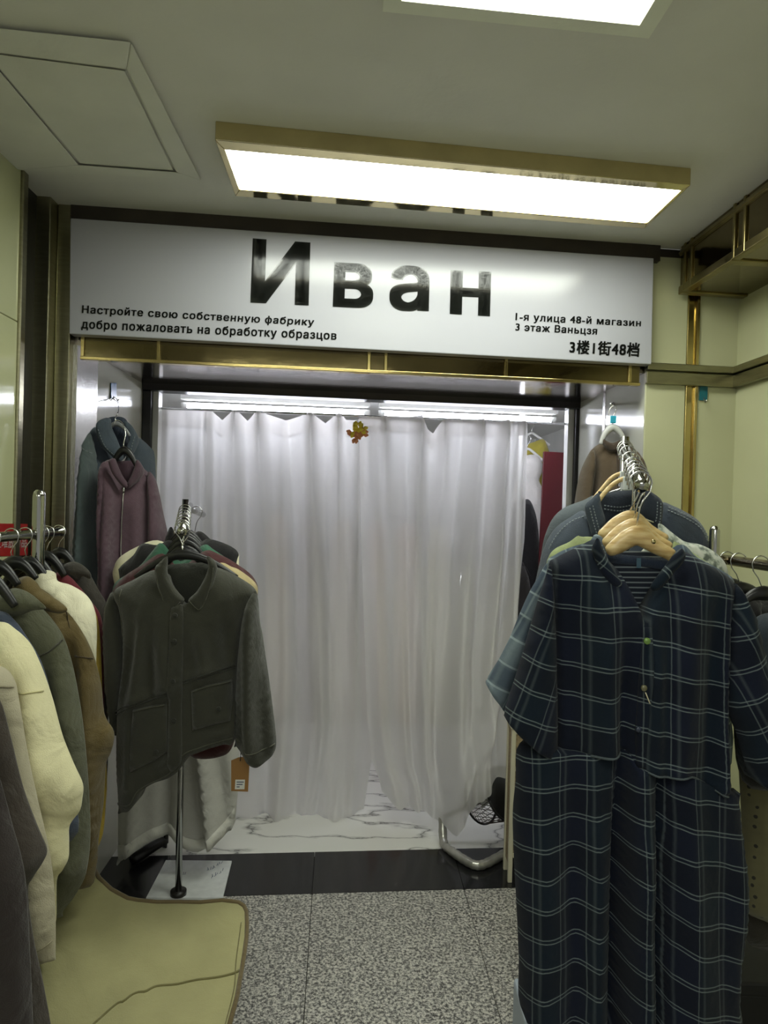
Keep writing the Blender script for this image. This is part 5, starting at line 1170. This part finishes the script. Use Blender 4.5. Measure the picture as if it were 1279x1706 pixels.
# pale wicker stand
cw = mat('woven wicker', L(150, 132, 100), .7, bump=1.0, bscale=120, var=.35, vscale=110); cwf = mat('cream frame', L(206, 200, 176), .5)
YW = 2.84
a = at(846, 1450, YW); zt2 = at(848, 1215, YW).z; zlow = .02
t = thing('wicker_stand', 'wicker panelled stand with a cream frame half hidden behind the plaid dress', 'stand', (a.x + .15, YW + .1, 0))
x0 = a.x
for (xx, yy) in ((x0, YW), (x0 + .32, YW), (x0, YW + .10), (x0 + .32, YW + .10)):
    mb = MB(); mb.box(xx, xx + .018, yy, yy + .018, 0, zt2); mb.build('leg', cwf, t, bevel=.003)
for zz in (zt2 - .02, zt2 - .17, .30, .10):
    mb = MB(); mb.box(x0 + .018, x0 + .32, YW + .002, YW + .014, zz, zz + .018); mb.build('rail', cwf, t, bevel=.002)
for z0, z1 in ((zt2 - .152, zt2 - .02), (.318, zt2 - .17), (.118, .30)):
    mb = MB(); mb.box(x0 + .018, x0 + .32, YW + .006, YW + .010, z0, z1); mb.build('wicker_panel', cw, t)
mb = MB(); mb.box(x0 + .006, x0 + .010, YW + .018, YW + .10, .06, zt2); mb.build('wicker_panel', cw, t)
mb = MB(); mb.box(x0 - .004, x0 + .342, YW - .004, YW + .122, zt2, zt2 + .018); mb.build('top', cwf, t, bevel=.003)

# ================================================================== inside the stall
# red board, white dress, mustard garment, black dress in the open gap
v_r = VB + .50
q = [FPX(906, 752, v_r), FPX(942, 754, v_r), FPX(940, 990, v_r), FPX(898, 990, v_r)]
bz = 0.0
mb = MB(); b0, b1_ = Vector((q[0].x, q[0].y, 0)), Vector((q[1].x, q[1].y, 0)); mb.hexa([Vector((q[0].x - .02, q[0].y, .0)), Vector((q[1].x, q[1].y, .0)), q[1], q[0], Vector((q[0].x - .02, q[0].y + .03, 0)), Vector((q[1].x, q[1].y + .03, 0)), q[1] + Vector((0, .03, 0)), q[0] + Vector((0, .03, 0))])
o = mb.build('red_board', M['redboard'], None, bevel=.003); tag(o, 'tall dark red board standing inside the stall beside the open curtain edge', 'board')
SG = 'garments seen through the gap beside the curtain'
def inside(nm, cat, lb, rgb, Y, pts, seed, grp=SG, thick=.04, bar=None, railz=None):
    t = thing(nm, lb, cat, at(pts[0][0], 1000, Y), grp)
    s_ = Sheet(pts, Y, thick, R=.06, na=.012, nsc=(20, 70), seed=seed, step=.026); s_.build('body', cloth('stall cloth %d' % seed, rgb, .08), t)
    return t
inside('blouse', 'blouse', 'mustard blouse hanging inside the stall above the white dress', (176, 164, 70), 4.35, [(878, 742), (890, 736), (905, 732), (912, 745), (915, 760), (912, 800), (906, 850), (900, 900), (870, 900), (862, 800), (868, 760)], 150)
inside('dress', 'dress', 'white gathered dress hanging inside the stall beside the red board', (222, 218, 212), 4.22, [(872, 762), (892, 758), (902, 768), (903, 785), (898, 800), (903, 815), (906, 850), (905, 900), (902, 980), (890, 1100), (850, 1100), (845, 900), (860, 790)], 151)
inside('coat', 'coat', 'black coat hanging just inside the stall behind the curtain edge', (22, 20, 22), 4.05, [(866, 838), (880, 832), (890, 850), (896, 880), (899, 930), (896, 975), (892, 1010), (886, 1150), (850, 1150), (845, 950), (852, 860)], 152)
inside('coat', 'coat', 'dark grey coat at the very edge of the curtain below the black coat', (54, 50, 48), 3.93, [(866, 940), (876, 948), (884, 985), (888, 1060), (882, 1200), (840, 1200), (842, 1000)], 153)
for (px0, px1, y, lb, Y) in ((862, 915, 738, 'white plastic hanger carrying the mustard blouse', 4.36), (858, 905, 764, 'white plastic hanger carrying the white gathered dress', 4.23)):
    t = thing('clothes_hanger', lb, 'hanger', at((px0 + px1) / 2, y, Y), 'white hangers inside the stall')
    m_ = ((px0 + px1) / 2 - 3); P_ = at(m_, y - 16, Y); pth, _ = spl([at(px0, y + 4, Y), at(m_ - 8, y - 12, Y), P_, at(m_ + 8, y - 12, Y), at(px1, y + 4, Y)], 5)
    mb = MB(); mb.tube(pth, .008, 8); mb.build('shoulder_bar', M['whitep'], t, True)
    mb = MB(); rc = P_ + ZV * .06; mb.tube(hook_path(rc, .018, P_), .002, 6); mb.build('hook', M['wire'], t, True)
# racks with pale garments behind the sheer cloth
YI = 4.9
t = thing('clothes_rack', 'white clothes rail glimpsed through the sheer curtain inside the stall', 'clothes rack', at(600, 1300, YI))
rA, rB = at(352, 833, YI), at(770, 871, YI)
mb = MB(); mb.tube([rA, rB], .014, 10); mb.build('rail', M['chrome'], t, True)
for p in (rA, rB): mb = MB(); mb.tube([Vector((p.x, p.y, 0)), p], .014, 10); mb.build('post', M['chrome'], t, True)
cols = [((206, 190, 172), 'pale sand coat behind the sheer curtain near the rail post'), ((176, 170, 164), 'pale grey coat behind the sheer curtain next to the sand coat'), ((216, 206, 190), 'ivory dress behind the sheer curtain in the middle of the rail'), ((200, 176, 160), 'pale pink dress behind the sheer curtain on the rail'), ((208, 184, 164), 'peach dress behind the sheer curtain on the rail'), ((190, 184, 150), 'pale olive dress behind the sheer curtain at the rail end')]
for i, (rgb, lb) in enumerate(cols):
    px = 462 + i * 54; py = 846 + i * 4.6
    pts = [(px - 8, py + 10), (px - 19, py + 30), (px - 20, py + 120), (px - 20, py + 330), (px + 20, py + 330), (px + 20, py + 120), (px + 19, py + 30), (px + 8, py + 10)]
    t = inside('hanging_garment', 'garment', lb, rgb, YI, pts, 160 + i, 'pale garments behind the sheer curtain', .05)
for i in range(3):
    px, py = 370 + i * 23, 836 + i * 2.3
    lb = ('pale linen shirt glimpsed behind the curtain beside the green jacket rack', 'white shirt glimpsed behind the curtain, second from the jacket rack', 'pale grey shirt glimpsed behind the curtain, third from the jacket rack')[i]
    inside('hanging_garment', 'garment', lb, ((214, 204, 180), (222, 220, 214), (196, 194, 190))[i], YI, [(px - 3, py + 10), (px - 7, py + 26), (px - 8, py + 120), (px - 8, py + 300), (px + 8, py + 300), (px + 8, py + 120), (px + 7, py + 26), (px + 3, py + 10)], 170 + i, 'pale garments behind the sheer curtain', .03)
# side rail inside the stall that carries the garments in the gap
t = thing('rail_stand', 'white clothes rail inside the stall behind the curtain edge near the red board', 'clothes rail', at(866, 1200, 4.0))
g0, g1 = at(868, 712, 3.81), at(868, 712, 4.5); g1.z = g0.z = g1.z - .012; g1.x = g0.x + .16
mb = MB(); mb.tube([g0, g1], .012, 10); mb.build('rail', M['whitep'], t, True)
for p in (g0, g1): mb = MB(); mb.tube([Vector((p.x, p.y, 0)), p], .012, 10); mb.build('post', M['whitep'], t, True)
for Y, y, lb in ((4.05, 836, 'black plastic hanger carrying the black coat inside the stall'), (3.93, 944, 'black plastic hanger carrying the dark grey coat inside the stall')):
    k = (Y - g0.y) / (g1.y - g0.y); rc = g0.lerp(g1, k); x = 868
    plastic_hanger(lb, Y, (x - 14, y + 16), (x - 1, y - 2), (x + 14, y + 16), rc, axx, 'black hangers inside the stall', r=.007, hr=.02)
